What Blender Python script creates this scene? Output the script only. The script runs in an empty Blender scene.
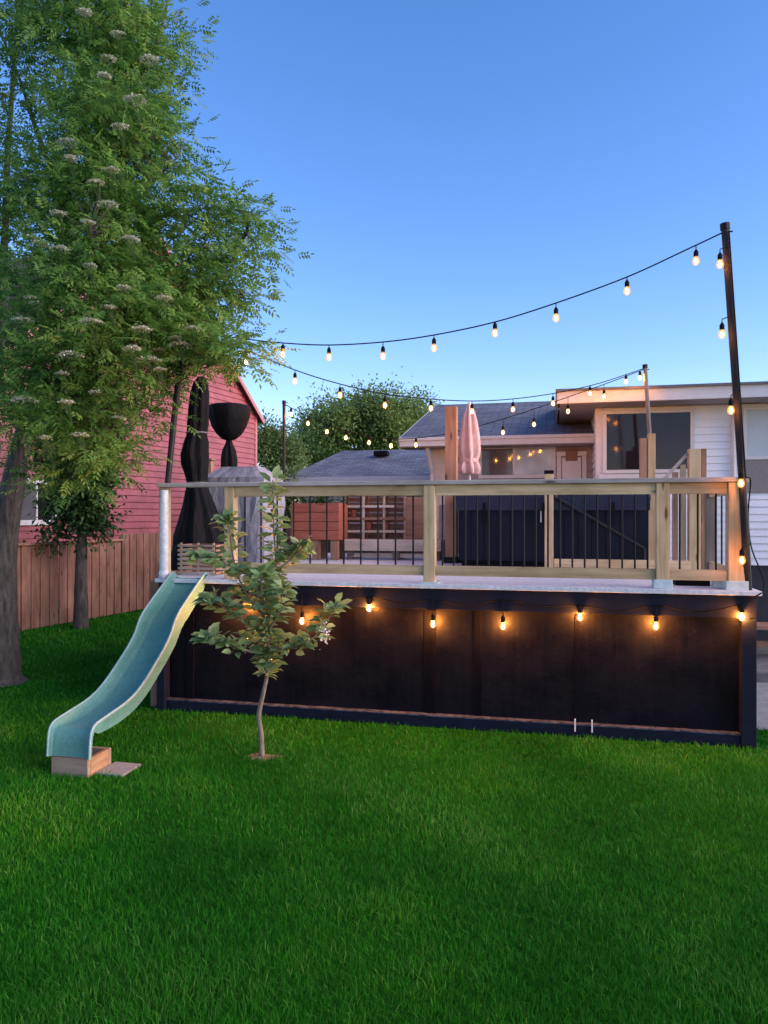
import bpy, math, random
import numpy as np
from mathutils import Vector

random.seed(7); RNG = np.random.default_rng(11)
scene = bpy.context.scene
COL = scene.collection
F, CX, HY, H = 740.0, 384.0, 515.0, 1.9          # focal length in px, principal column, horizon row, eye height

def P(px, py, Y):
    return Vector(((px-CX)/F*Y, Y, H-(py-HY)/F*Y))

# deck frame: a runs right along the front edge, b runs back toward the house
TH = math.radians(13.0)
U = Vector((math.cos(TH), -math.sin(TH), 0)); N = Vector((math.sin(TH), math.cos(TH), 0)); Z = Vector((0, 0, 1))
W = 5.325; DEPTH = 5.0; DZ = 1.286; RZ = 2.21
R0 = Vector((3.014, 5.98, 0)); L0 = R0 - U*W
def D(a, b, z=0.0): return L0 + U*a + N*b + Z*z
def a_at(px, b):
    k = (px-CX)/F; o = L0 + N*b
    return (k*o.y-o.x)/(U.x-k*U.y)
def z_at(py, p): return H-(py-HY)/F*p.y

# ------------------------------------------------------------------ materials
def new_mat(name):
    m = bpy.data.materials.new(name); m.use_nodes = True
    nt = m.node_tree; return m, nt, nt.nodes['Principled BSDF'], nt.nodes['Material Output']
def rgba(c): return (c[0], c[1], c[2], 1.0)
def coords(nt, rot=0.0, scale=(1,1,1)):
    tc = nt.nodes.new('ShaderNodeTexCoord'); mp = nt.nodes.new('ShaderNodeMapping'); m2 = nt.nodes.new('ShaderNodeMapping')
    mp.inputs['Rotation'].default_value = (0, 0, rot); m2.inputs['Scale'].default_value = scale
    geo = nt.nodes.new('ShaderNodeNewGeometry')
    nt.links.new(geo.outputs['Position'], mp.inputs['Vector']); nt.links.new(mp.outputs[0], m2.inputs['Vector'])
    return m2.outputs[0]
def noise(nt, vec, scale, detail=4, rough=.6):
    n = nt.nodes.new('ShaderNodeTexNoise'); n.inputs['Scale'].default_value = scale
    n.inputs['Detail'].default_value = detail; n.inputs['Roughness'].default_value = rough
    nt.links.new(vec, n.inputs['Vector']); return n.outputs['Fac']
def ramp(nt, fac, stops):
    r = nt.nodes.new('ShaderNodeValToRGB'); e = r.color_ramp.elements
    e[0].position, e[0].color = stops[0][0], rgba(stops[0][1]); e[1].position, e[1].color = stops[-1][0], rgba(stops[-1][1])
    for p, c in stops[1:-1]:
        x = e.new(p); x.color = rgba(c)
    nt.links.new(fac, r.inputs[0]); return r.outputs[0]
def mixc(nt, fac, a, b, mode='MIX'):
    m = nt.nodes.new('ShaderNodeMix'); m.data_type = 'RGBA'; m.blend_type = mode
    if isinstance(fac, float): m.inputs[0].default_value = fac
    else: nt.links.new(fac, m.inputs[0])
    for s, v in ((6, a), (7, b)):
        if isinstance(v, tuple): m.inputs[s].default_value = rgba(v)
        else: nt.links.new(v, m.inputs[s])
    return m.outputs[2]
def bump(nt, bsdf, h, strength=.3, dist=.01):
    b = nt.nodes.new('ShaderNodeBump'); b.inputs['Strength'].default_value = strength; b.inputs['Distance'].default_value = dist
    nt.links.new(h, b.inputs['Height']); nt.links.new(b.outputs[0], bsdf.inputs['Normal'])
def mat_noise(name, c0, c1, scale=6, rough=.7, rot=0, stretch=(1,1,1), bs=.2, bd=.004, detail=5, spec=.5, fine=0.0):
    m, nt, b, o = new_mat(name)
    v = coords(nt, rot, stretch); n = noise(nt, v, scale, detail)
    col = ramp(nt, n, [(.3, c0), (.7, c1)])
    if fine:
        n2 = noise(nt, coords(nt), fine, 3); col = mixc(nt, .45, col, ramp(nt, n2, [(.35, (.45,.45,.45)), (.65, (1,1,1))]), 'MULTIPLY')
    nt.links.new(col, b.inputs['Base Color']); b.inputs['Roughness'].default_value = rough
    b.inputs['Specular IOR Level'].default_value = spec
    if bs: bump(nt, b, n, bs, bd)
    return m
def mat_wood(name, dark, mid, light, axis='z', rough=.75, scale=1.0, weather=.35, spec=.35):
    """weathered timber, grain along axis ('z', 'u' across the deck, 'n' back from it)"""
    m, nt, b, o = new_mat(name)
    st = {'z': (26, 26, 1.6), 'u': (1.6, 26, 26), 'n': (26, 1.6, 26)}[axis]
    v = coords(nt, TH, tuple(s*scale for s in st))
    n = noise(nt, v, 1.0, 8, .65)
    oi = nt.nodes.new('ShaderNodeObjectInfo')
    col = ramp(nt, n, [(.28, dark), (.5, mid), (.72, light)])
    big = noise(nt, coords(nt, TH, tuple(1+.05*s for s in st)), 1.7, 3)
    col = mixc(nt, weather, col, ramp(nt, big, [(.3, tuple(.45*x for x in dark)), (.7, tuple(min(1, 1.15*x) for x in light))]))
    hsv = nt.nodes.new('ShaderNodeHueSaturation')
    mr = nt.nodes.new('ShaderNodeMapRange'); mr.inputs['To Min'].default_value = .8; mr.inputs['To Max'].default_value = 1.2
    nt.links.new(oi.outputs['Random'], mr.inputs[0]); nt.links.new(mr.outputs[0], hsv.inputs['Value']); nt.links.new(col, hsv.inputs['Color'])
    # knots
    vo = nt.nodes.new('ShaderNodeTexVoronoi'); vo.inputs['Scale'].default_value = 1.0
    nt.links.new(coords(nt, TH, tuple(.25*s+1.5 for s in st)), vo.inputs['Vector'])
    kn = ramp(nt, vo.outputs['Distance'], [(.06, (.28,.2,.15)), (.14, (1,1,1))])
    col2 = mixc(nt, 1.0, hsv.outputs[0], kn, 'MULTIPLY')
    nt.links.new(col2, b.inputs['Base Color']); b.inputs['Roughness'].default_value = rough
    b.inputs['Specular IOR Level'].default_value = spec; bump(nt, b, n, .35, .003); return m
def mat_plain(name, c, rough=.5, metal=0.0, spec=.5, var=.12):
    m, nt, b, o = new_mat(name)
    n = noise(nt, coords(nt), 9, 5)
    col = ramp(nt, n, [(.3, tuple(x*(1-var) for x in c)), (.7, tuple(min(1, x*(1+var)) for x in c))])
    nt.links.new(col, b.inputs['Base Color']); b.inputs['Roughness'].default_value = rough
    b.inputs['Metallic'].default_value = metal; b.inputs['Specular IOR Level'].default_value = spec
    return m
def mat_leaf(name, cols, trans=.35, rough=.5, patch=1.2, broad=False):
    m, nt, b, o = new_mat(name)
    at = nt.nodes.new('ShaderNodeAttribute'); at.attribute_name = 'rnd'
    n = noise(nt, coords(nt), patch, 3)
    mx = nt.nodes.new('ShaderNodeMath'); mx.operation = 'MULTIPLY_ADD'; mx.inputs[1].default_value = .55
    nt.links.new(at.outputs['Fac'], mx.inputs[0])
    ml = nt.nodes.new('ShaderNodeMath'); ml.operation = 'MULTIPLY'; ml.inputs[1].default_value = .45
    nt.links.new(n, ml.inputs[0]); nt.links.new(ml.outputs[0], mx.inputs[2])
    k = len(cols)-1
    col = ramp(nt, mx.outputs[0], [(.12+.76*i/k, c) for i, c in enumerate(cols)])
    if broad:
        nb_ = noise(nt, coords(nt), .55, 5, .62)
        col = mixc(nt, 1.0, col, ramp(nt, nb_, [(.34, (.55,.66,.7)), (.5, (1,1,1)), (.66, (1.9,1.22,1.0))]), 'MULTIPLY')
    nt.links.new(col, b.inputs['Base Color']); b.inputs['Roughness'].default_value = rough; b.inputs['Specular IOR Level'].default_value = .08 if broad else .28
    tr = nt.nodes.new('ShaderNodeBsdfTranslucent'); nt.links.new(col, tr.inputs['Color'])
    ms = nt.nodes.new('ShaderNodeMixShader'); ms.inputs[0].default_value = trans
    nt.links.new(b.outputs[0], ms.inputs[1]); nt.links.new(tr.outputs[0], ms.inputs[2]); nt.links.new(ms.outputs[0], o.inputs['Surface'])
    return m
def mat_shingle(name, c0, c1, rot, sx=3.3, sy=7.0):
    m, nt, b, o = new_mat(name)
    v = coords(nt, rot, (1,1,1))
    br = nt.nodes.new('ShaderNodeTexBrick'); br.inputs['Scale'].default_value = 1.0
    br.inputs['Brick Width'].default_value = .3; br.inputs['Row Height'].default_value = .14
    br.inputs['Mortar Size'].default_value = .008; br.inputs['Color1'].default_value = rgba(c0); br.inputs['Color2'].default_value = rgba(c1)
    br.inputs['Mortar'].default_value = rgba(tuple(.35*x for x in c0)); nt.links.new(v, br.inputs['Vector'])
    n = noise(nt, v, 1.1, 5); n2 = noise(nt, v, 60, 3)
    col = mixc(nt, .6, br.outputs['Color'], ramp(nt, n, [(.3, (.55,.55,.58)), (.7, (1.2,1.2,1.2))]), 'MULTIPLY')
    col = mixc(nt, .5, col, ramp(nt, n2, [(.3, (.5,.5,.5)), (.7, (1.3,1.3,1.3))]), 'MULTIPLY')
    nt.links.new(col, b.inputs['Base Color']); b.inputs['Roughness'].default_value = .9
    bump(nt, b, br.outputs['Fac'], -.5, .012); return m

M = {}
M['wood_z'] = mat_wood('timber_upright', (.33,.20,.09), (.59,.395,.20), (.73,.54,.33), 'z')
M['wood_u'] = mat_wood('timber_rail', (.33,.20,.09), (.59,.395,.20), (.73,.54,.33), 'u')
M['wood_n'] = mat_wood('timber_rail_back', (.33,.20,.09), (.59,.395,.20), (.73,.54,.33), 'n')
M['wood_grey_u'] = mat_wood('weathered_cap', (.24,.20,.17), (.40,.34,.30), (.54,.48,.43), 'u')
M['wood_red_z'] = mat_wood('cedar_upright', (.18,.085,.05), (.32,.165,.10), (.44,.26,.17), 'z')
M['wood_red_u'] = mat_wood('cedar_rail', (.19,.085,.05), (.34,.17,.105), (.46,.27,.18), 'u')
M['wood_pale_u'] = mat_wood('pale_timber', (.36,.28,.20), (.56,.46,.35), (.70,.61,.50), 'u')
M['wood_block_unlit_u'] = mat_wood('block_unlit_timber', (.15,.10,.07), (.27,.19,.13), (.38,.29,.21), 'u')  # block timber, toned duller for the faces turned from the warm light
M['wood_block_lit_n'] = mat_wood('block_warm_lit_timber', (.20,.11,.05), (.36,.21,.11), (.48,.31,.18), 'n')  # same timber, warm side light painted into the colour
M['fence'] = mat_wood('stained_fence', (.14,.062,.042), (.245,.118,.078), (.35,.19,.135), 'z', scale=.8, weather=.4)
M['wood_dark_z'] = mat_wood('grey_post', (.10,.08,.06), (.17,.14,.11), (.25,.21,.17), 'z')
M['deck'] = mat_noise('deck_paint', (.66,.65,.66), (.82,.80,.80), 2.2, .6, TH, (1,14,1), .25, .002, fine=30)
M['navy'] = mat_noise('navy_stain', (.003,.005,.015), (.007,.009,.026), 3, .6, TH, (1,1,6), .3, .003, fine=20, spec=.2)
M['black'] = mat_plain('black_metal', (.008,.008,.010), .5, spec=.2)
M['black_rough'] = mat_plain('black_plastic', (.007,.007,.008), .8, spec=.12)
M['cover'] = mat_noise('black_cover', (.003,.003,.005), (.008,.008,.011), 9, .7, 0, (1,1,.35), .9, .03, spec=.12)
M['pole'] = mat_plain('dark_pole', (.022,.019,.020), .55, spec=.25)
M['grey_pole'] = mat_plain('grey_pole_paint', (.13,.12,.125), .5)
M['white'] = mat_plain('white_trim', (.62,.60,.59), .5, var=.06)
M['pipe'] = mat_noise('white_pipe', (.58,.58,.60), (.72,.72,.73), 12, .35, fine=25, bs=.05)
M['galv'] = mat_noise('post_base', (.42,.52,.52), (.60,.70,.68), 14, .5)
M['siding_white'] = mat_noise('white_siding', (.78,.78,.80), (.86,.86,.87), 2, .55, bs=.03)
M['siding_mauve'] = mat_noise('mauve_siding', (.30,.23,.22), (.38,.30,.29), 2, .6, bs=.03)
M['beige'] = mat_noise('beige_stucco', (.55,.47,.40), (.64,.56,.49), 14, .8)
M['red_siding'] = mat_noise('red_siding', (.30,.066,.072), (.42,.112,.115), 1.1, .5, bs=.05, fine=3)
M['red_trim'] = mat_plain('red_trim', (.44,.17,.17), .5)
M['soffit'] = mat_noise('soffit', (.30,.26,.25), (.38,.33,.32), 3, .6)
M['foundation'] = mat_noise('dark_foundation', (.012,.013,.02), (.03,.03,.04), 5, .7)
M['shingle'] = mat_shingle('grey_shingle', (.13,.13,.15), (.20,.20,.225), TH)
M['shingle_b'] = mat_shingle('blue_grey_shingle', (.13,.14,.165), (.22,.23,.26), TH)
M['shingle_red'] = mat_shingle('brown_shingle', (.10,.06,.055), (.16,.10,.09), 0)
M['gravel_roof'] = mat_noise('flat_roofing', (.05,.05,.06), (.10,.10,.11), 20, .9)
def mat_glass(name, c, rough=.06):
    m, nt, b, o = new_mat(name)
    n = noise(nt, coords(nt), 1.6, 2)
    nt.links.new(ramp(nt, n, [(.35, tuple(x*.55 for x in c)), (.65, c)]), b.inputs['Base Color'])
    b.inputs['Roughness'].default_value = rough; b.inputs['Specular IOR Level'].default_value = .35; return m
M['glass_dark'] = mat_glass('dark_window_glass', (.022,.016,.022))
M['glass_mid'] = mat_glass('grey_window_glass', (.15,.15,.155))
M['glass_white_reflection'] = mat_glass('window_glass_painted_reflection', (.62,.66,.68))  # pale base colour stands in for a white reflection in the pane
M['blind'] = mat_noise('pale_blind', (.42,.50,.53), (.50,.58,.60), 3, .6)
M['screen'] = mat_noise('grey_screen', (.20,.18,.17), (.26,.235,.22), 40, .7)
M['teal'] = mat_noise('teal_plastic', (.080,.240,.205), (.135,.315,.27), 4, .5, TH, (1.0,.35,1), .06, .004, fine=55, spec=.3)
M['teal_pale'] = mat_noise('worn_teal_edge', (.27,.42,.40), (.40,.52,.49), 9, .5, fine=60)
M['pink'] = mat_noise('pink_canvas', (.54,.35,.34), (.66,.46,.445), 8, .85, bs=.5, bd=.02)
M['grey_cover'] = mat_noise('grey_tarp', (.15,.15,.18), (.32,.32,.37), 2.5, .7, 0, (1,1,.6), 1.0, .06)
M['tub'] = mat_noise('navy_tub', (.004,.006,.013), (.009,.012,.023), 5, .55, TH, (1,1,.3), .3, .01, spec=.15)
M['tub_lid'] = mat_noise('navy_vinyl', (.012,.016,.034), (.026,.030,.052), 4, .5, bs=.6, bd=.03, spec=.25)
M['terracotta'] = mat_noise('terracotta_paint', (.30,.075,.04), (.42,.13,.075), 4, .6, TH, (1,6,6), .2)
M['concrete'] = mat_noise('concrete', (.24,.235,.22), (.38,.37,.35), 5, .9, fine=60)
M['stone'] = mat_noise('kerb_stone', (.12,.12,.12), (.22,.21,.20), 8, .9, fine=40)
M['soil'] = mat_noise('dry_soil', (.13,.10,.07), (.27,.22,.16), 22, 1.0, bs=.8, bd=.02, fine=90)
M['bark'] = mat_noise('rowan_bark', (.035,.028,.024), (.14,.115,.10), 7, .9, 0, (3.5,3.5,.8), 1.0, .03, 8, fine=26)
M['bark_thin'] = mat_noise('sapling_bark', (.10,.08,.06), (.24,.20,.15), 14, .85, 0, (3,3,.8), .6, .006)
M['leaf_rowan'] = mat_leaf('rowan_leaf', [(.036,.11,.024), (.115,.265,.055), (.25,.41,.085), (.44,.54,.15)], .54, .5, 1.5)
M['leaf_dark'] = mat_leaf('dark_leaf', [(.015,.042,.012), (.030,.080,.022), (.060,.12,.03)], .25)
M['leaf_apple'] = mat_leaf('apple_leaf', [(.10,.19,.07), (.20,.32,.13), (.38,.48,.25)], .42, .42, 4)
M['leaf_far'] = mat_leaf('far_leaf', [(.10,.17,.045), (.22,.32,.085), (.37,.46,.16)], .48, .6, .8)
M['leaf_pale'] = mat_leaf('pale_far_leaf', [(.10,.16,.06), (.18,.27,.09), (.28,.37,.15)], .42, .6, .8)
M['flower'] = mat_leaf('cream_blossom', [(.50,.50,.36), (.70,.70,.55), (.80,.80,.70)], .3, .6)
M['blossom'] = mat_leaf('white_blossom', [(.75,.72,.72), (.85,.83,.82)], .3, .6)
M['grass'] = mat_leaf('grass_blade', [(.007,.078,.004), (.016,.165,.008), (.042,.25,.012), (.22,.38,.09)], .30, .6, 1.3, True)
def mat_lawn():
    m, nt, b, o = new_mat('lawn_ground')
    v = coords(nt); n = noise(nt, v, 1.2, 6); n2 = noise(nt, v, 70, 3)
    col = ramp(nt, n, [(.3, (.012,.09,.004)), (.7, (.026,.15,.008))])
    col = mixc(nt, .7, col, ramp(nt, n2, [(.3, (.35,.35,.35)), (.7, (1.3,1.3,1.2))]), 'MULTIPLY')
    nt.links.new(col, b.inputs['Base Color']); b.inputs['Roughness'].default_value = 1.0; b.inputs['Specular IOR Level'].default_value = .1
    bump(nt, b, n2, .8, .03); return m
M['lawn'] = mat_lawn()
def mat_panel():
    m, nt, b, o = new_mat('dark_skirt_sheet')
    v = coords(nt, TH, (26, 26, .9)); n = noise(nt, v, 1.0, 7, .7)
    big = noise(nt, coords(nt, TH, (1,1,1.4)), 2.4, 5)
    col = mixc(nt, .5, ramp(nt, n, [(.33, (.0015,.002,.006)), (.70, (.010,.007,.009))]), ramp(nt, big, [(.35, (.0015,.002,.008)), (.7, (.006,.007,.013))]))
    nt.links.new(col, b.inputs['Base Color'])
    # dried splash marks low on the sheet
    sp_ = noise(nt, coords(nt, TH, (1,1,1)), 34, 4, .7); col = mixc(nt, ramp(nt, sp_, [(.62, (0,0,0)), (.80, (.35,.35,.35))]), col, (.06,.06,.065))
    nt.links.new(col, b.inputs['Base Color'])
    nt.links.new(ramp(nt, big, [(.3, (.28,.28,.28)), (.7, (.6,.6,.6))]), b.inputs['Roughness'])
    b.inputs['Specular IOR Level'].default_value = .11
    bump(nt, b, big, .35, .03); return m
M['panel'] = mat_panel()
M['stud'] = mat_wood('dark_stud', (.0015,.002,.006), (.0035,.0035,.008), (.007,.006,.009), 'z', spec=.05)
M['ledge'] = mat_noise('worn_edge', (.015,.018,.03), (.12,.13,.17), 16, .8, fine=50, spec=.1)
def mat_bulb(name, st):
    m, nt, b, o = new_mat(name)
    e = nt.nodes.new('ShaderNodeEmission'); e.inputs['Color'].default_value = (1, .33, .05, 1); e.inputs['Strength'].default_value = st
    nt.links.new(e.outputs[0], o.inputs['Surface']); return m
M['filament'] = mat_bulb('warm_bulb_glow', 150); M['filament_low'] = mat_bulb('warm_low_bulb_glow', 2600); M['filament_mid'] = mat_bulb('warm_string_bulb_glow', 360)
def mat_bulb_glass():
    m, nt, b, o = new_mat('glowing_bulb_glass')
    e = nt.nodes.new('ShaderNodeEmission'); e.inputs['Color'].default_value = (1, .45, .14, 1); e.inputs['Strength'].default_value = .62
    t = nt.nodes.new('ShaderNodeBsdfTransparent'); t.inputs['Color'].default_value = (1, .93, .85, 1)
    a = nt.nodes.new('ShaderNodeMixShader'); a.inputs[0].default_value = .5
    nt.links.new(t.outputs[0], a.inputs[1]); nt.links.new(e.outputs[0], a.inputs[2]); nt.links.new(a.outputs[0], o.inputs['Surface']); return m
M['bulb'] = mat_bulb_glass()

# ------------------------------------------------------------------ mesh helpers
class MB:
    def __init__(s): s.v = []; s.f = []
    def quad(s, *p):
        i = len(s.v); s.v += [tuple(q) for q in p]; s.f.append(tuple(range(i, i+len(p))))
    def obox(s, c, ax, ay, az, sx, sy, sz):
        """oriented box centred on c with full sizes"""
        c = Vector(c); i = len(s.v)
        for k in (-.5, .5):
            for j in (-.5, .5):
                for h in (-.5, .5): s.v.append(tuple(c + ax*(h*sx) + ay*(j*sy) + az*(k*sz)))
        flip = ax.cross(ay).dot(az) < 0
        for f in ((0,2,3,1), (4,5,7,6), (0,1,5,4), (2,6,7,3), (0,4,6,2), (1,3,7,5)):
            s.f.append(tuple(i+q for q in (f[::-1] if flip else f)))
        return s
    def dbox(s, a0, a1, b0, b1, z0, z1):
        """box in deck coordinates"""
        return s.obox(D((a0+a1)/2, (b0+b1)/2, (z0+z1)/2), U, N, Z, a1-a0, b1-b0, z1-z0)
    def beam(s, p0, p1, w, h, up=Z):
        p0, p1 = Vector(p0), Vector(p1); d = (p1-p0); l = d.length; d = d/l
        sd = d.cross(up); sd = sd.normalized() if sd.length > 1e-5 else U.copy(); u2 = sd.cross(d)
        return s.obox((p0+p1)/2, d, sd, u2, l, w, h)
    def tube(s, pts, rad, n=8, cap=True, wob=0.0):
        pts = [Vector(p) for p in pts]; m = len(pts)
        if not isinstance(rad, (list, tuple)): rad = [rad]*m
        i0 = len(s.v); ref = None
        for k, p in enumerate(pts):
            d = (pts[min(k+1, m-1)]-pts[max(k-1, 0)])
            d = d.normalized() if d.length > 1e-9 else Z
            if ref is None: ref = d.orthogonal().normalized()
            ref = (ref-d*ref.dot(d)); ref = ref.normalized() if ref.length > 1e-6 else d.orthogonal().normalized()
            q = d.cross(ref)
            for j in range(n):
                t = 2*math.pi*j/n; r = rad[k]*(1+random.uniform(-wob, wob))
                s.v.append(tuple(p+ref*(r*math.cos(t))+q*(r*math.sin(t))))
        for k in range(m-1):
            for j in range(n):
                a = i0+k*n+j; b = i0+k*n+(j+1) % n
                s.f.append((a, b, b+n, a+n))
        if cap:
            s.f.append(tuple(i0+j for j in range(n))[::-1]); s.f.append(tuple(i0+(m-1)*n+j for j in range(n)))
        return s
    def lathe(s, base, prof, n=20, fold=0.0, nf=7, jit=0.0, sx=1.0):
        """prof: (radius, z above base, dx, dy) rings; fold = lobed cloth folds"""
        i0 = len(s.v); base = Vector(base); m = len(prof)
        ph = random.uniform(0, 6)
        for k, pr in enumerate(prof):
            r, z = pr[0], pr[1]; dx = pr[2] if len(pr) > 2 else 0; dy = pr[3] if len(pr) > 3 else 0
            for j in range(n):
                t = 2*math.pi*j/n
                rr = r*(1+fold*math.cos(nf*t+ph+.25*k)+random.uniform(-jit, jit))
                s.v.append(tuple(base+U*(dx+sx*rr*math.cos(t))+N*(dy+rr*math.sin(t))+Z*z))
        for k in range(m-1):
            for j in range(n):
                a = i0+k*n+j; b = i0+k*n+(j+1) % n
                s.f.append((a, b, b+n, a+n))
        s.f.append(tuple(i0+j for j in range(n))[::-1]); s.f.append(tuple(i0+(m-1)*n+j for j in range(n)))
        return s

WLOC = {}
def link(o, parent):
    COL.objects.link(o)
    if parent is not None: o.parent = parent
def mesh_obj(name, me, mat, parent=None, base=None, bevel=0, smooth=False):
    """the mesh holds world coordinates; move them so that the object's origin is its own (or its thing's) base"""
    n = len(me.vertices); co = np.empty(n*3, np.float32); me.vertices.foreach_get('co', co); co = co.reshape(-1, 3)
    if parent is not None: org = WLOC[parent.name]
    elif base is not None: org = Vector(base)
    else:
        lo, hi = co.min(0), co.max(0); org = Vector(((lo[0]+hi[0])/2, (lo[1]+hi[1])/2, lo[2]))
    co -= np.array(org, np.float32); me.vertices.foreach_set('co', co.ravel())
    me.materials.append(mat)
    if smooth:
        me.polygons.foreach_set('use_smooth', [True]*len(me.polygons)); me.update(); me.set_sharp_from_angle(angle=math.radians(50))
    me.update()
    o = bpy.data.objects.new(name, me); link(o, parent)
    if parent is None: o.location = org
    WLOC[o.name] = org
    if bevel:
        b = o.modifiers.new('edge', 'BEVEL'); b.width = bevel; b.segments = 2; b.limit_method = 'ANGLE'
    return o
def build(mb, name, mat, parent=None, base=None, bevel=0, smooth=False):
    me = bpy.data.meshes.new(name); me.from_pydata(mb.v, [], mb.f); me.update()
    return mesh_obj(name, me, mat, parent, base, bevel, smooth)
def np_mesh(name, V, Fc, rnd=None):
    me = bpy.data.meshes.new(name); k = Fc.shape[1]; m = len(Fc)
    me.vertices.add(len(V)); me.vertices.foreach_set('co', np.ascontiguousarray(V, np.float32).ravel())
    me.loops.add(m*k); me.loops.foreach_set('vertex_index', np.ascontiguousarray(Fc, np.int32).ravel())
    me.polygons.add(m); me.polygons.foreach_set('loop_start', (np.arange(m)*k).astype(np.int32))
    me.update(calc_edges=True)
    if rnd is not None:
        at = me.attributes.new('rnd', 'FLOAT', 'FACE'); at.data.foreach_set('value', np.ascontiguousarray(rnd, np.float32))
    return me
def tag(o, label, cat, group=None, kind=None):
    if label: o['label'] = label
    if cat: o['category'] = cat
    if group: o['group'] = group
    if kind: o['kind'] = kind
    return o
def thing(name, label, cat, loc, group=None):
    o = bpy.data.objects.new(name, None); COL.objects.link(o); o.location = loc; o.empty_display_size = .1
    WLOC[o.name] = Vector(loc); return tag(o, label, cat, group)
def norm(a): return a/np.maximum(np.linalg.norm(a, axis=1, keepdims=True), 1e-9)

# ------------------------------------------------------------------ leaves
def leaf_quads(pos, d, up, length, width, curl=.15):
    """rhombic leaf faces: returns V (4N,3), F (N,4)"""
    d = norm(d); s = norm(np.cross(d, up)); n = np.cross(s, d)
    L = length[:, None]; Wd = width[:, None]
    v0 = pos; v2 = pos+d*L-n*L*curl; v1 = pos+d*L*.48+s*Wd*.5+n*L*.06; v3 = pos+d*L*.48-s*Wd*.5+n*L*.06
    V = np.stack([v0, v1, v2, v3], 1).reshape(-1, 3)
    return V, np.arange(len(V)).reshape(-1, 4)
def compound_leaves(c, d, up, length, pairs=6, lw=.3):
    """pinnate leaves (rowan): pairs of leaflets along a drooping rachis and one at its tip"""
    d = norm(d); s = norm(np.cross(d, up)); n = np.cross(s, d); Ps, Ds, Us, Ls, Ws = [], [], [], [], []
    for i in range(pairs+1):
        t = (.2+.8*i/pairs); base = c+d*(length*t)[:, None]-np.array([0, 0, 1.])*(length*.18*t*t)[:, None]
        ll = length*(.42 if i else .32)*(1-.25*abs(t-.6))
        for sg in ((-1, 1) if i < pairs else (0,)):
            dd = d*(.45 if sg else 1.0)+s*(.9*sg)+n*RNG.normal(0, .12, (len(c), 1))-np.array([0, 0, .18])
            Ps.append(base); Ds.append(dd); Us.append(n); Ls.append(ll); Ws.append(ll*lw)
    return (np.concatenate(x) for x in (Ps, Ds, Us, Ls, Ws))
def rand_unit(n):
    return norm(RNG.normal(0, 1, (n, 3)))

# ================================================================== SETTING
# ground sheet
g = MB(); S = 160
g.quad((-S, -S, 0), (S, -S, 0), (S, S, 0), (-S, S, 0))
tag(build(g, 'lawn', M['lawn'], base=(0, 0, 0)), None, None, kind='structure')
# concrete path and kerb to the right of the deck
pm = MB(); pm.dbox(W+.06, W+6, .62, 2.6, -.05, .012)
tag(build(pm, 'path', M['concrete'], bevel=.01), None, None, kind='structure')
km = MB(); km.dbox(W+.06, W+6, 2.6, 2.78, -.05, .13)
tag(build(km, 'kerb', M['stone'], bevel=.015), None, None, kind='structure')
yd = MB(); yd.dbox(W+.06, W+6, 2.78, 8, -.05, .02)
tag(build(yd, 'patio', M['stone']), None, None, kind='structure')

# ================================================================== DECK
deck = thing('raised_deck', 'raised timber deck with black skirting and baluster railing across the lawn', 'deck', D(W/2, DEPTH/2))
nb = 34                                                           # floor boards, one mesh
m = MB(); bw = (DEPTH+.04)/nb
for i in range(nb):
    b0 = -.04+i*bw; m.dbox(-.03, W+.03, b0, b0+bw-.006, DZ-.036, DZ)
build(m, 'deck_floor', M['deck'], deck, bevel=.003)
m = MB(); m.dbox(0, W, 0, .038, DZ-.225, DZ-.038); build(m, 'front_fascia', M['navy'], deck, bevel=.004)
for a0 in (0, W-.038):
    m = MB(); m.dbox(a0, a0+.038, .04, DEPTH, DZ-.225, DZ-.038); build(m, 'side_fascia', M['navy'], deck)
m = MB(); m.dbox(.06, W-.10, .105, .13, .02, DZ-.06); build(m, 'skirt_panel', M['panel'], deck)
for a0 in (.03, W-.06):
    m = MB(); m.dbox(a0, a0+.03, .135, DEPTH-.02, .0, DZ-.23); build(m, 'side_panel', M['panel'], deck)
m = MB(); m.dbox(.0, W-.115, .03, .068, .0, .10); build(m, 'base_board', M['navy'], deck, bevel=.004)
m = MB(); m.dbox(.0, W-.115, .026, .104, .102, .112); build(m, 'base_ledge', M['ledge'], deck)
m = MB(); m.dbox(W-.112, W-.0, .004, .11, .0, DZ-.227); build(m, 'corner_board', M['navy'], deck, bevel=.005)
m = MB(); m.dbox(-.03, .055, -.01, .10, .0, DZ-.227); build(m, 'corner_board', M['navy'], deck, bevel=.005)
m = MB(); m.dbox(-.16, -.07, .10, .19, .0, DZ-.04); build(m, 'support_post', M['wood_red_z'], deck, bevel=.005)
for px, w in ((190, .08), (430, .11), (478, .06), (577, .04)):
    a = a_at(px, .095); m = MB(); m.dbox(a-w/2, a+w/2, .092, .1045, .112, DZ-.24); build(m, 'stud', M['stud'], deck, bevel=.003)

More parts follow.
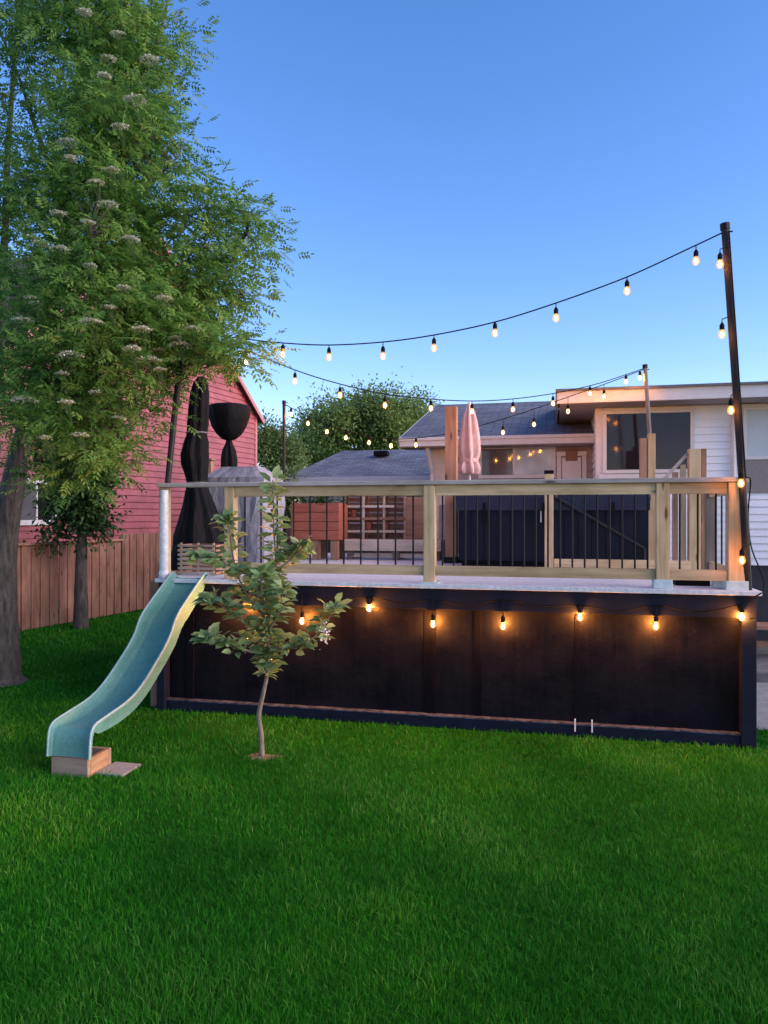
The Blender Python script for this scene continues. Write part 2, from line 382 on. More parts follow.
# railing
PB = .09
post_px = (165, 231, 430, 662, 735)
posts = []
for i, px in enumerate(post_px):
    a = a_at(px, PB); w = (.085, .10, .105, .105, .125)[i]; posts.append((a, w))
    m = MB(); m.dbox(a-w/2, a+w/2, PB-w/2, PB+w/2, DZ+.001, RZ-.042)
    p = build(m, 'rail_post', M['wood_z'], deck, bevel=.006)
    if i in (3, 4, 2):
        m = MB(); hh = .075 if i > 2 else .012; ww = w+.045 if i > 2 else w+.07
        m.dbox(a-ww/2, a+ww/2, PB-ww/2, PB+ww/2, DZ+.0005, DZ+hh); build(m, 'post_base', M['galv'], p, bevel=.004)
AL, AR = posts[0][0]-.05, posts[-1][0]+.075
m = MB(); m.dbox(AL, AR, PB-.075, PB+.075, RZ-.04, RZ); build(m, 'cap_rail', M['wood_grey_u'], deck, bevel=.006)
for i in range(1, 4):
    a0 = posts[i][0]+posts[i][1]/2+.002; a1 = posts[i+1][0]-posts[i+1][1]/2-.002
    m = MB(); m.dbox(a0, a1, PB-.03, PB+.012, RZ-.135, RZ-.043); build(m, 'top_rail', M['wood_u'], deck, bevel=.004)
    m = MB(); m.dbox(a0, a1, PB-.03, PB+.012, DZ+.07, DZ+.16); build(m, 'bottom_rail', M['wood_u'], deck, bevel=.004)
    nbal = (11, 18, 3)[i-1]
    for k in range(nbal):
        a = a0+(a1-a0)*(k+.6)/(nbal+.2)
        m = MB(); m.tube([D(a, PB-.012, DZ+.155), D(a, PB-.012, RZ-.13)], .0085, 8); build(m, 'baluster', M['black'], deck, smooth=False)
# short side return on the right
bs = 1.35
m = MB(); m.dbox(W-.14, W-.05, bs-.045, bs+.045, DZ+.001, RZ-.042); build(m, 'rail_post', M['wood_dark_z'], deck, bevel=.005)
m = MB(); m.dbox(W-.17, W-.02, PB+.08, bs+.06, RZ-.04, RZ); build(m, 'cap_rail', M['wood_n'], deck, bevel=.005)
for z0 in (RZ-.135, DZ+.07):
    m = MB(); m.dbox(W-.115, W-.075, PB+.07, bs-.05, z0, z0+.09); build(m, 'top_rail' if z0 > 2 else 'bottom_rail', M['wood_n'], deck, bevel=.004)
for k in range(4):
    b = PB+.2+k*.27
    m = MB(); m.tube([D(W-.095, b, DZ+.155), D(W-.095, b, RZ-.13)], .0085, 8); build(m, 'baluster', M['black'], deck)
# two small white pegs on the baseboard
for px in (575, 592):
    a = a_at(px, .02); m = MB(); m.dbox(a-.006, a+.006, .012, .0255, .05, .16); build(m, 'peg', M['white'], deck, bevel=.003)
# white pipe strapped to the left post
a = posts[0][0]
pp = thing('drain_pipe', 'white plastic pipe strapped upright to the left end post above the slide', 'pipe', D(a, PB-.10, DZ))
m = MB(); m.tube([D(a+.04, PB-.088, DZ+.03), D(a+.04, PB-.088, RZ-.07)], .042, 16); build(m, 'pipe_body', M['pipe'], pp, smooth=True)
m = MB(); m.lathe(D(a+.04, PB-.088, DZ+.001), [(.05, 0), (.053, .015), (.050, .06), (.044, .075)], 16); build(m, 'collar', M['pipe'], pp, smooth=True)

# ================================================================== SLIDE
def slide_rim():
    """(s forward from the deck edge, rim height, wall height) of the wavy chute"""
    return [(-.05, 1.325, .038), (.0, 1.342, .055), (.10, 1.288, .09), (.20, 1.228, .105), (.38, 1.118, .115), (.50, 1.04, .115), (.565, .985, .115), (.61, .925, .11), (.655, .86, .10), (.77, .755, .09), (.91, .655, .085), (1.06, .555, .085), (1.21, .478, .08),
            (1.36, .435, .075), (1.52, .41, .07), (1.66, .39, .055), (1.735, .375, .04), (1.775, .345, .03), (1.793, .29, .026), (1.80, .22, .024), (1.806, .145, .024)]
def catmull(pts, k=4):
    out = []
    for i in range(len(pts)-1):
        p0 = pts[max(i-1, 0)]; p1 = pts[i]; p2 = pts[i+1]; p3 = pts[min(i+2, len(pts)-1)]
        for j in range(k):
            t = j/k
            out.append(tuple(.5*(2*b+(c-a)*t+(2*a-5*b+4*c-d)*t*t+(3*b-a-3*c+d)*t**3) for a, b, c, d in zip(p0, p1, p2, p3)))
    out.append(pts[-1]); return out
A_S = a_at(190, 0)-.012
sl = thing('garden_slide', 'teal plastic wave slide running from the deck down to the grass', 'slide', D(A_S, -1.2))
prof = catmull(slide_rim(), 3)
HW = .150
m = MB(); rows = []
for k, (s_, z_, sh) in enumerate(prof):
    p0 = prof[max(k-1, 0)]; p1 = prof[min(k+1, len(prof)-1)]
    tx, tz = p1[0]-p0[0], p1[1]-p0[1]; l = math.hypot(tx, tz); nx, nz = -tz/l, tx/l       # normal of the chute in the s-z plane
    f = k/(len(prof)-1)
    up = [(-HW-.030, sh-.012), (-HW-.026, sh+.003), (-HW-.014, sh+.006), (-HW-.004, sh*.93), (-HW+.006, sh*.4), (-HW+.014, .010), (-HW+.032, .0), (0, -.004), (HW-.032, .0), (HW-.014, .010), (HW-.006, sh*.4), (HW+.004, sh*.93), (HW+.014, sh+.006), (HW+.026, sh+.003), (HW+.030, sh-.012)]
    dn = -.040*min(1, k/3)*(1 if f < .78 else max(0.3, 1-(f-.78)/.12))
    lo = [(HW+.022, sh-.012), (HW+.018, sh*.75), (HW+.016, dn), (HW+.004, dn-.002), (HW-.03, -.014), (0, -.018), (-HW+.03, -.014), (-HW-.004, dn-.002), (-HW-.016, dn), (-HW-.018, sh*.75), (-HW-.022, sh-.012)]
    ring = [D(A_S+x, -(s_+nx*(h-sh)), z_+nz*(h-sh)) for x, h in up+lo]
    rows.append(ring)
nr = len(rows[0])
for ring in rows: m.v += [tuple(q) for q in ring]
for k in range(len(rows)-1):
    for j in range(nr):
        a0 = k*nr+j; a1 = k*nr+(j+1) % nr; m.f.append((a0, a0+nr, a1+nr, a1))
m.f.append(tuple(range(nr))); m.f.append(tuple((len(rows)-1)*nr+j for j in range(nr))[::-1])
build(m, 'chute', M['teal'], sl, smooth=True)
for x in (-.09, .09):
    m = MB(); m.lathe(D(A_S+x, .03, DZ+.004), [(.013, 0), (.013, .006), (.006, .009)], 10); build(m, 'bolt', M['galv'], sl)
for sg in (-1, 1):
    m = MB(); pts = []
    for k, (s_, z_, sh) in enumerate(prof):
        p0 = prof[max(k-1, 0)]; p1 = prof[min(k+1, len(prof)-1)]; l = math.hypot(p1[0]-p0[0], p1[1]-p0[1])
        pts.append(D(A_S+sg*(HW+.022), -(s_-(p1[1]-p0[1])/l*.003), z_+(p1[0]-p0[0])/l*.003))
    m.tube(pts, .0095, 8); build(m, 'rim_bead', M['teal_pale'], sl, smooth=True)
bl = thing('wood_block', 'raw timber box propping up the lower end of the slide', 'block', D(A_S, -1.6))
for args in ((A_S-.155, A_S+.145, -1.79, -1.755), (A_S-.155, A_S+.145, -1.53, -1.495)):
    m = MB(); m.dbox(args[0], args[1], args[2], args[3], .0, .135); build(m, 'board', M['wood_block_unlit_u'], bl, bevel=.004)
for a0 in (A_S-.155, A_S+.11):
    m = MB(); m.dbox(a0, a0+.035, -1.753, -1.532, .0, .135); build(m, 'board', M['wood_block_lit_n'], bl, bevel=.004)
m = MB(); m.dbox(A_S+.155, A_S+.38, -1.72, -1.46, .0, .02)
tag(build(m, 'paving_slab', M['concrete'], bevel=.008), 'flat grey concrete slab in the grass beside the slide block', 'slab')

# ================================================================== STRING LIGHT POLES
def pole(name, label, pts, r, mat, cap=True):
    t = thing(name, label, 'pole', pts[0], 'string light poles')
    m = MB(); m.tube(pts, r, 10); build(m, 'shaft', mat, t)
    d = (Vector(pts[-1])-Vector(pts[-2])).normalized(); e = Vector(pts[-1])
    m = MB(); m.tube([e-d*.03, e+d*.02], (r if not isinstance(r, list) else r[-1])*1.25, 10); build(m, 'pole_cap', M['black'], t)
    m = MB(); hk = e-d*.05; m.tube([hk, hk+Vector((.05, -.02, .0))], .006, 6); build(m, 'hook', M['black'], t)
    return e
b_ = posts[-1][0]+.10
prb = D(b_+.01, PB, 1.10)
PR = pole('light_pole', 'tall dark pole on the deck corner post, reaching highest into the sky', [prb, P(742, 476, 5.93), P(735, 372, 5.93), P(725, 226, 5.93)], .030, M['pole'])
plb = P(160, 592, 7.34)
PL = pole('light_pole', 'thin dark pole leaning up into the tree behind the slide', [plb, P(166, 500, 7.34), P(174, 420, 7.34), P(184, 330, 7.34)], .030, M['pole'])
bb = 3.5; a = a_at(284, bb); q = D(a, bb, DZ)
PBL = pole('light_pole', 'slim dark pole standing behind the red planter, before the small grey roof', [q, Vector((q.x, q.y, z_at(402, q)))], .022, M['pole'])
bb = 4.2; a = a_at(658, bb); q = D(a, bb, DZ)
tp = P(645, 366, q.y)
PBR = pole('light_pole', 'leaning grey pole in front of the big dark house window', [q, tp], .028, M['grey_pole'])

# ================================================================== STRING LIGHTS
def bulb_mb(p, s=1.0):
    k = MB(); prof_ = [(.012, -.042), (.016, -.050), (.024, -.066), (.031, -.086), (.033, -.102), (.029, -.118), (.018, -.131), (.004, -.136)]
    k.lathe(p, [(r*s, z*s) for r, z in prof_][::-1], 12); return k
def socket_mb(p, hang, s=1.0):
    k = MB(); k.tube([p+Z*hang, p], .004, 6); k.lathe(p, [(.010*s, -.055*s), (.019*s, -.048*s), (.019*s, -.012*s), (.012*s, 0), (.006*s, .01)], 10); return k
def strand(label, wire, bulbs, r=.0058, glow='filament'):
    """wire: world points; bulbs: (point on the wire, hang length)"""
    t = thing('string_lights', label, 'string lights', wire[0], 'strings of warm bulbs')
    m = MB(); m.tube(wire, r, 6); build(m, 'cord', M['black_rough'], t)
    for p, hang in bulbs:
        base = p-Z*hang
        so = build(socket_mb(base, hang), 'socket', M['black_rough'], t, smooth=True)
        build(bulb_mb(base, .88), 'bulb', M['bulb'], so, smooth=True)
        fm = MB(); fm.lathe(base, [(.003, -.108), (.0105, -.100), (.012, -.086), (.009, -.070), (.003, -.062)], 10); build(fm, 'filament', M[glow], so, smooth=True)
    return t
def on_line(p0, p1, px):
    """point of the plan line p0-p1 seen in column px"""
    k = (px-CX)/F; d = p1-p0; t = (k*p0.y-p0.x)/(d.x-k*d.y)
    return p0+d*t
def aerial(label, p0, p1, wire_px, bulb_px, glow='filament'):
    def at(px, py): 
        q = on_line(p0, p1, px); return Vector((q.x, q.y, z_at(py, q)))
    pts = [at(x, y) for x, y in wire_px]
    wire = [Vector(v) for v in catmull([tuple(q) for q in pts], 6)]
    def wz(px):
        for (x0, y0), (x1, y1) in zip(wire_px, wire_px[1:]):
            if min(x0, x1) <= px <= max(x0, x1): return y0+(y1-y0)*(px-x0)/(x1-x0)
        return wire_px[-1][1]
    bulbs = []
    for x, y in bulb_px:
        # nearest wire point in the column, so the socket stays on the cord
        q = on_line(p0, p1, x); best = min(wire, key=lambda w: (w.x-q.x)**2+(w.y-q.y)**2)
        i = wire.index(best); zz = best.z
        if 0 < i < len(wire)-1:
            n2 = wire[i+1] if (wire[i+1]-best).dot(q-best) > 0 else wire[i-1]
            e = n2-best; e2 = Vector((e.x, e.y, 0)); f = (Vector((q.x-best.x, q.y-best.y, 0))).dot(e2)/max(e2.length_squared, 1e-9); zz = best.z+e.z*f
        hang = max(.012, zz-(z_at(y, q)+.092)); bulbs.append((Vector((q.x, q.y, zz)), hang))
    return strand(label, wire, bulbs, glow=glow)
aerial('longest bulb string, sagging from the tall right pole across the open sky to the tree', PL, PR,
       [(184, 331), (245, 339), (283, 343), (329, 345), (383, 342), (434, 335), (495, 322), (556, 303), (627, 277), (690, 248), (724, 232)],
       [(283, 355), (329, 358), (383, 357), (434, 349), (495, 334), (556, 319), (627, 292), (696, 262)])
aerial('bulb string dropping from the tree past the far treetop to the leaning grey pole', PL, PBR,
       [(184, 333), (235, 346), (295, 370), (340, 384), (385, 394), (430, 399), (473, 401), (512, 399), (556, 393), (600, 383), (645, 368)],
       [(246, 363), (295, 382), (340, 396), (385, 406), (431, 409), (472, 412), (513, 410), (553, 404), (590, 394), (626, 382)], 'filament_mid')
aerial('lowest far bulb string, hanging in front of the treetop and the house eave', PBL, PBR,
       [(284, 404), (305, 415), (327, 425), (346, 431), (370, 436), (392, 439), (417, 438), (440, 435), (471, 428), (503, 419), (534, 409), (568, 397), (605, 384), (645, 369)],
       [(291, 412), (308, 424), (327, 431), (346, 437), (369, 442), (391, 444), (416, 443), (470, 437), (503, 433), (534, 425), (568, 412), (604, 397), (640, 377)], 'filament_mid')
# vertical run down the right pole
def on_pole(py):
    lst = [prb, P(742, 476, 5.93), P(735, 372, 5.93), P(725, 226, 5.93)]
    zt = z_at(py, lst[1])
    for p0, p1 in zip(lst, lst[1:]):
        if p0.z <= zt <= p1.z: return p0+(p1-p0)*((zt-p0.z)/(p1.z-p0.z))
    return lst[-1]
wire = [on_pole(y)+Vector((.012, -.036, 0)) for y in (232, 270, 330, 372, 410, 450, 476)]
wire += [D(b_-.0, PB-.075, RZ-.03), D(b_-.02, PB-.085, RZ-.3), D(b_+.0, PB-.08, RZ-.55), D(b_+.06, PB-.07, DZ+.2), D(b_+.10, PB-.07, DZ+.08), D(b_+.08, PB-.12, DZ+.0), D(b_+.0, -.06, DZ-.05), D(b_-.05, -.055, DZ-.1)]
wire = [Vector(v) for v in catmull([tuple(q) for q in wire], 4)]
bl_ = []
for px, py in ((720, 265), (722, 335), (731, 411), (741, 484), (742, 561)):
    q = P(px, py, 5.86); w = min(wire, key=lambda v: abs(v.z-(q.z+.14))); bl_.append((Vector((q.x, min(q.y, w.y), q.z+.11)), .02, w))
t = strand('vertical bulb string winding down the tall right pole to the deck corner', wire, [(p, h) for p, h, w in bl_])
m = MB()
for p, h, w in bl_: m.tube([w, p+Z*.015, p-Z*.01], .004, 6)
build(m, 'branch_wire', M['black_rough'], t)
# under the deck
ub = [(240, 610), (302, 622), (369, 609), (433, 625), (503, 627), (580, 618), (656, 627), (742, 618)]
pts = []; bl_ = []
for i, (px, py) in enumerate(ub):
    a = a_at(px, -.015); q = D(a, -.015); z = z_at(py, q)
    wz_ = min(DZ-.135+.02*math.sin(i*2.1), DZ-.12); wz_ = max(wz_, z+.11)
    pts.append(D(a, -.015, wz_)); bl_.append((pts[-1], max(.012, wz_-z-.092)))
    if i < len(ub)-1:
        a2 = a_at((px+ub[i+1][0])/2, -.015); pts.append(D(a2, -.015, wz_-.045))
pts = [D(.25, -.015, DZ-.1)]+pts
strand('bulb string pinned along the black fascia below the deck floor', [Vector(v) for v in catmull([tuple(q) for q in pts], 5)], bl_, glow='filament_low')

# ================================================================== THINGS ON THE DECK
def at_px(px, b): 
    a = a_at(px, b); return a, D(a, b, DZ)
def mscale(p): return p.y/F           # metres per pixel at that depth
# covered cantilever umbrella
a, q = at_px(196, 1.25); k = mscale(q)
def zz(py): return z_at(py, q)-DZ
um = thing('covered_umbrella', 'tall closed parasol under a black cover, tied round its waist, at the deck corner', 'umbrella', q)
m = MB(); m.lathe(q, [(.05, .12), (25*k, zz(549), 5*k), (24*k, zz(536), 4*k), (19*k, zz(520), 4*k), (14.5*k, zz(505), 3*k), (11.5*k, zz(492), 2*k), (9.5*k, zz(483), 1*k), (11*k, zz(474), 0), (13*k, zz(464), -1*k), (13.4*k, zz(454), -1.5*k), (12*k, zz(443), 0*k), (9.6*k, zz(434), 1*k), (10*k, zz(424), 2*k), (9.5*k, zz(408), 3*k), (8.6*k, zz(394), 4*k), (7*k, zz(383), 5*k), (3*k, zz(377), 6*k)], 56, .09, 8, .05)
build(m, 'cover', M['cover'], um, smooth=True)
for zy, r_ in ((483, 10.6), (433, 10.6)):
    m = MB(); m.lathe(q+U*(1*k), [(r_*k, zz(zy+.8)), ((r_+.5)*k, zz(zy)), (r_*k, zz(zy-.8))], 24); build(m, 'tie_strap', M['grey_pole'], um, smooth=True)
m = MB(); m.lathe(q, [(26*k, .002), (27*k, .05), (25.5*k, .16), (22*k, .24), (16*k, .32), (14*k, .36)], 28, .05, 4, .02, 1.0); build(m, 'base_cover', M['cover'], um, smooth=True)
# patio heater
a, q = at_px(229, 2.3); k = mscale(q)
ht = thing('patio_heater', 'patio heater with a black bowl-shaped hood cover and knotted black wrap below', 'heater', q)
m = MB(); m.lathe(q, [(2.5*k, zz(440.5)), (7*k, zz(439)), (12.5*k, zz(434)), (17*k, zz(426.5)), (20*k, zz(417)), (21.6*k, zz(409)), (21*k, zz(406.5)), (17*k, zz(405)), (8*k, zz(404)), (1*k, zz(403.5))], 36, .025, 9, .012)
build(m, 'hood_cover', M['cover'], ht, smooth=True)
m = MB(); m.lathe(q, [(6*k, zz(474)), (7.0*k, zz(470)), (7.2*k, zz(460)), (6*k, zz(450)), (3.4*k, zz(444)), (2.4*k, zz(440))], 36, .16, 6, .03); build(m, 'burner_wrap', M['cover'], ht, smooth=True)
m = MB(); m.tube([q+Z*.3, q+Z*zz(472)], .03, 12); build(m, 'heater_pole', M['black'], ht)
m = MB(); m.lathe(q, [(.22, .0), (.23, .03), (.20, .06), (.19, .38), (.15, .42), (.04, .44)], 24); build(m, 'tank_housing', M['black'], ht, smooth=True)
# covered grill
a, q = at_px(243, 1.75); k = mscale(q); gw = 35*k
gr = thing('covered_grill', 'barbecue grill under a pale grey fabric cover with a sloping top', 'grill', q)
def ring(hw, hd, z, n=48, sq=.35, j=.012):
    out = []
    for i in range(n):
        t = 2*math.pi*i/n; c, s = math.cos(t), math.sin(t)
        r = (abs(c)**(2/sq)+abs(s)**(2/sq))**(-sq/2)
        out.append(D(a+hw*r*c+random.uniform(-j, j), 1.75+hd*r*s+random.uniform(-j, j), DZ+z))
    return out
m = MB(); rs = [ring(gw*.98, .33, .01, sq=.14), ring(gw*.99, .33, .25, sq=.14), ring(gw*.97, .32, .5, sq=.14, j=.02), ring(gw*.99, .33, .75, sq=.14, j=.02), ring(gw*.97, .33, zz(483), sq=.12), ring(gw*.985, .335, zz(478.5), sq=.12, j=.006), ring(gw*.60, .15, zz(469), sq=.14, j=.005), ring(gw*.56, .13, zz(467.3), sq=.16, j=.004), ring(gw*.1, .05, zz(466.8), j=0)]
for r_ in rs: m.v += [tuple(x) for x in r_]
nn = len(rs[0])
for i in range(len(rs)-1):
    for j in range(nn): m.f.append((i*nn+j, i*nn+(j+1) % nn, (i+1)*nn+(j+1) % nn, (i+1)*nn+j))
m.f.append(tuple((len(rs)-1)*nn+j for j in range(nn)))
build(m, 'fabric_cover', M['grey_cover'], gr)
m = MB()
for i in range(4):
    aa = a+(gw-.08)*(1 if i % 2 else -1); b2 = 1.75+.24*(1 if i > 1 else -1); m.lathe(D(aa, b2, DZ), [(.03, 0), (.035, .012), (.03, .024)], 10)
build(m, 'caster', M['black'], gr)
# slatted crate near the top of the slide
a, q = at_px(203, .55)
cr = thing('slatted_crate', 'small wooden slatted crate behind the top of the slide', 'crate', q)
m = MB()
for i in range(7): m.dbox(a-.20, a+.20, .40, .412, DZ+.012+i*.046, DZ+.034+i*.046)
build(m, 'front_slats', M['wood_pale_u'], cr)
for aa in (a-.19, a, a+.17):
    m = MB(); m.dbox(aa, aa+.02, .413, .43, DZ+.002, DZ+.33); build(m, 'upright', M['wood_z'], cr)
m = MB()
for i in range(7): m.dbox(a-.20, a+.20, .70, .712, DZ+.012+i*.046, DZ+.034+i*.046)
build(m, 'back_slats', M['wood_red_u'], cr)
for aa in (a-.213, a+.201):
    m = MB()
    for i in range(7): m.dbox(aa, aa+.012, .405, .707, DZ+.012+i*.046, DZ+.034+i*.046)
    build(m, 'side_slats', M['wood_red_u'], cr)
# short capped post at the back of the deck
a, q = at_px(209.5, 3.9); k = mscale(q)
t = thing('timber_post', 'short brown post with a flat cap seen between the black covers', 'post', q)
m = MB(); m.obox(q+Z*(zz(461)/2), U, N, Z, 6.5*k, 6.5*k, zz(461)); build(m, 'shaft', M['wood_red_z'], t, bevel=.004)
m = MB(); m.obox(q+Z*(zz(461)+.02), U, N, Z, 9.5*k, 9.5*k, .035); build(m, 'post_cap', M['wood_red_u'], t, bevel=.006)
# red planter
bP = 3.1; a0, a1 = a_at(291, bP), a_at(339, bP); q = D((a0+a1)/2, bP, DZ)
pl = thing('raised_planter', 'terracotta red board planter box raised on brown timber legs', 'planter', D((a0+a1)/2, bP+.2, DZ))
zt = z_at(503, q); zb = z_at(540, q)
for i in range(4):
    h = (zt-zb)/4; m = MB(); m.dbox(a0, a1, bP, bP+.025, zb+i*h+.003, zb+(i+1)*h-.003); build(m, 'front_board', M['terracotta'], pl, bevel=.004)
m = MB(); m.dbox(a0, a0+.025, bP+.027, bP+.45, zb, zt); m.dbox(a1-.025, a1, bP+.027, bP+.45, zb, zt); m.dbox(a0+.027, a1-.027, bP+.425, bP+.45, zb, zt); build(m, 'side_boards', M['terracotta'], pl, bevel=.004)
m = MB(); m.dbox(a0+.027, a1-.027, bP+.027, bP+.423, zb+.01, zt-.04); build(m, 'planting_soil', M['soil'], pl)
for aa in (a0+.03, (a0+a1)/2-.05, a1-.13):
    for b2 in (bP+.03, bP+.34):
        m = MB(); m.dbox(aa, aa+.1, b2, b2+.09, DZ+.001, zb-.002); build(m, 'leg', M['wood_red_z'], pl, bevel=.004)
c0 = D((a0+a1)/2+.0, bP+.2, zt-.05); n_ = 260
pos = np.array(c0)+RNG.normal(0, 1, (n_, 3))*np.array([.15, .10, .0])+np.array([0, 0, 1])*RNG.uniform(0, .2, (n_, 1))
V, Fc = leaf_quads(pos, rand_unit(n_)+np.array([0, 0, .4]), rand_unit(n_), RNG.uniform(.04, .09, n_), RNG.uniform(.02, .04, n_))
hp = thing('herb_plant', 'dark green leafy plant growing in the red planter box', 'plant', c0)
mesh_obj('foliage', np_mesh('foliage', V, Fc, RNG.random(n_)), M['leaf_dark'], hp)
m = MB()
for i in range(6): m.tube([c0, c0+Vector((random.uniform(-.1, .1), random.uniform(-.08, .08), .15))], .004, 5)
build(m, 'stem', M['bark_thin'], hp)
# bench with slatted rack
bB = 3.3; a0, a1 = a_at(344, bB), a_at(441, bB); q = D((a0+a1)/2, bB, DZ)
zt = z_at(540, q); zb2 = z_at(551, q)
be = thing('timber_bench', 'long low timber bench with a thick pale front board behind the railing', 'bench', D((a0+a1)/2, bB+.25, DZ))
m = MB(); m.dbox(a0, a1, bB, bB+.035, zb2, zt); build(m, 'front_board', M['wood_pale_u'], be, bevel=.004)
m = MB()
for i in range(4): m.dbox(a0, a1, bB+.038+i*.125, bB+.155+i*.125, zt-.03, zt+.003)
build(m, 'seat', M['wood_pale_u'], be, bevel=.003)
for aa in (a0+.02, (a0+a1)/2, a1-.11):
    for b2 in (bB+.06, bB+.42):
        m = MB(); m.dbox(aa, aa+.09, b2, b2+.09, DZ+.001, zt-.032); build(m, 'leg', M['wood_dark_z'], be, bevel=.004)
m = MB(); m.dbox(a0+.113, (a0+a1)/2-.003, bB+.08, bB+.115, DZ+.03, DZ+.09); m.dbox((a0+a1)/2+.093, a1-.113, bB+.08, bB+.115, DZ+.03, DZ+.09); build(m, 'stretcher', M['wood_pale_u'], be, bevel=.004)
rk = thing('slatted_rack', 'red brown slatted shelf rack standing on the low timber bench', 'rack', D((a0+a1)/2, bB+.35, zt+.004))
r0, r1 = a_at(343, bB+.3), a_at(428, bB+.3); zs = z_at(491, D((r0+r1)/2, bB+.3)); zl = zt+.004
nu = 5
for i in range(nu):
    aa = r0+(r1-r0-.035)*i/(nu-1)
    m = MB(); m.dbox(aa, aa+.03, bB+.24, bB+.27, zl, zs); build(m, 'upright', M['wood_pale_u'], rk, bevel=.003)
    m = MB(); m.dbox(aa, aa+.03, bB+.47, bB+.50, zl, zs); build(m, 'upright', M['wood_red_z'], rk, bevel=.003)
for j, f in enumerate((.16, .42, .68, .92)):
    zc = zl+(zs-zl)*f; m = MB()
    for i in range(5): m.dbox(r0+.002, r1-.002, bB+.275+i*.04, bB+.305+i*.04, zc-.012, zc+.012)
    build(m, 'shelf', M['wood_red_u'], rk)
    m = MB(); m.dbox(r0, r0+(r1-r0)*(1.0 if j != 2 else .62), bB+.222, bB+.238, zc-.016, zc+.016); build(m, 'shelf_edge', M['wood_pale_u'] if j in (0, 2) else M['wood_red_u'], rk)
m = MB()
for i in range(9): m.dbox(r0, r1, bB+.502, bB+.518, zl+.005+i*(zs-zl)/9, zl+(i+.8)*(zs-zl)/9)
build(m, 'back_slats', M['wood_red_u'], rk)
m = MB(); aa = r0+(r1-r0)*.76; m.dbox(aa, r1+.01, bB+.2, bB+.218, zl+.01, zl+(zs-zl)*.86); build(m, 'door_panel', M['wood_red_u'], rk, bevel=.003)
# jars on the shelves
for i, (fx, j) in enumerate(((.12, .42), (.3, .16), (.5, .16))):
    q = D(r0+(r1-r0)*fx, bB+.34, zl+(zs-zl)*j+.013)
    t = thing('plant_pot', ('small dark clay pot on the middle shelf of the slatted rack', 'dark clay pot at the end of the lowest rack shelf', 'dark clay pot nearest the middle of the lowest rack shelf')[i], 'pot', q, 'pots on the slatted rack')
    m = MB(); m.lathe(q, [(.035, 0), (.045, .07), (.052, .09)], 14); build(m, 'pot_body', M['terracotta'], t, smooth=True)
    m = MB(); m.lathe(q, [(.054, .09), (.056, .11), (.046, .112)], 14); build(m, 'pot_rim', M['terracotta'], t, smooth=True)
# thick pergola post
a, q = at_px(451.5, 2.95); k = mscale(q)
t = thing('pergola_post', 'thick reddish brown square post rising beside the folded pink parasol', 'post', q)
m = MB(); hh = zz(407); m.obox(q+Z*(hh/2), U, N, Z, 11.5*k, 11.5*k, hh); build(m, 'shaft', M['wood_red_z'], t, bevel=.006)
m = MB(); m.obox(q+Z*.04-N*.0, U, N, Z, 14*k, 14*k, .075); build(m, 'footing', M['black'], t, bevel=.004)
# pink parasol
a, q = at_px(469.5, 3.25); k = mscale(q)
um = thing('closed_parasol', 'folded dusty pink parasol hanging limp on its pole', 'umbrella', q)
m = MB(); m.lathe(q, [(3*k, zz(466), 0), (8.5*k, zz(474)), (10.2*k, zz(470)), (9.2*k, zz(465)), (7.2*k, zz(460.5)), (9.2*k, zz(455)), (9.8*k, zz(449)), (8.8*k, zz(440)), (7.6*k, zz(430)), (6.2*k, zz(420)), (4.6*k, zz(412)), (2.4*k, zz(407)), (.4*k, zz(403))], 56, .24, 7, .05)
build(m, 'canopy', M['pink'], um, smooth=True)
m = MB(); m.tube([q+Z*.04, q+Z*zz(402)], .019, 10); build(m, 'pole', M['white'], um)
m = MB(); m.lathe(q, [(.25, .001), (.25, .04), (.23, .055), (.05, .07), (.035, .25), (.0, .251)], 26); build(m, 'base', M['black_rough'], um, smooth=True)
m = MB(); m.lathe(q, [(8.2*k, zz(462.5)), (8.6*k, zz(460.5)), (8.2*k, zz(458.5))], 20); build(m, 'tie_strap', M['pink'], um, smooth=True)
# hot tub
bT = 2.35; a0, a1 = a_at(458, bT), a_at(648, bT); q = D((a0+a1)/2, bT, DZ); zt = z_at(494, q)
tb = thing('hot_tub', 'square navy hot tub with a padded vinyl lid behind the middle railing', 'hot tub', D((a0+a1)/2, bT+.9, DZ))
m = MB(); m.dbox(a0+.04, a1-.04, bT+.04, bT+1.85, DZ+.001, DZ+.07); build(m, 'plinth', M['black_rough'], tb)
m = MB()
nP = 14
for i in range(nP):
    x0 = a0+(a1-a0)*i/nP; m.dbox(x0+.003, x0+(a1-a0)/nP-.003, bT, bT+.03, DZ+.07, zt-.15)
build(m, 'front_cladding', M['tub'], tb, bevel=.004)
m = MB(); m.dbox(a0, a1, bT+.032, bT+1.9, DZ+.07, zt-.152); build(m, 'cabinet', M['tub'], tb, bevel=.02)
m = MB(); m.dbox(a0-.015, a1+.015, bT-.02, bT+1.92, zt-.15, zt-.10); build(m, 'shell_rim', M['black_rough'], tb, bevel=.015)
am = (a0+a1)/2
for x0, x1 in ((a0-.03, am-.004), (am+.004, a1+.03)):
    m = MB(); m.dbox(x0, x1, bT-.035, bT+1.93, zt-.098, zt); o = build(m, 'lid_half', M['tub_lid'], tb, bevel=.03)
    m = MB(); m.dbox(x0+.01, x1-.01, bT-.042, bT-.037, zt-.19, zt-.04); build(m, 'lid_skirt', M['tub_lid'], o)
for x0 in (a0+.3, am-.09, a1-.4):
    m = MB(); m.dbox(x0, x0+.035, bT-.05, bT-.044, zt-.36, zt-.1); build(m, 'strap', M['black_rough'], tb)
m = MB(); m.dbox(am-.115, am-.10, bT-.012, bT-.003, zt-.33, zt-.20); build(m, 'handle', M['white'], tb)
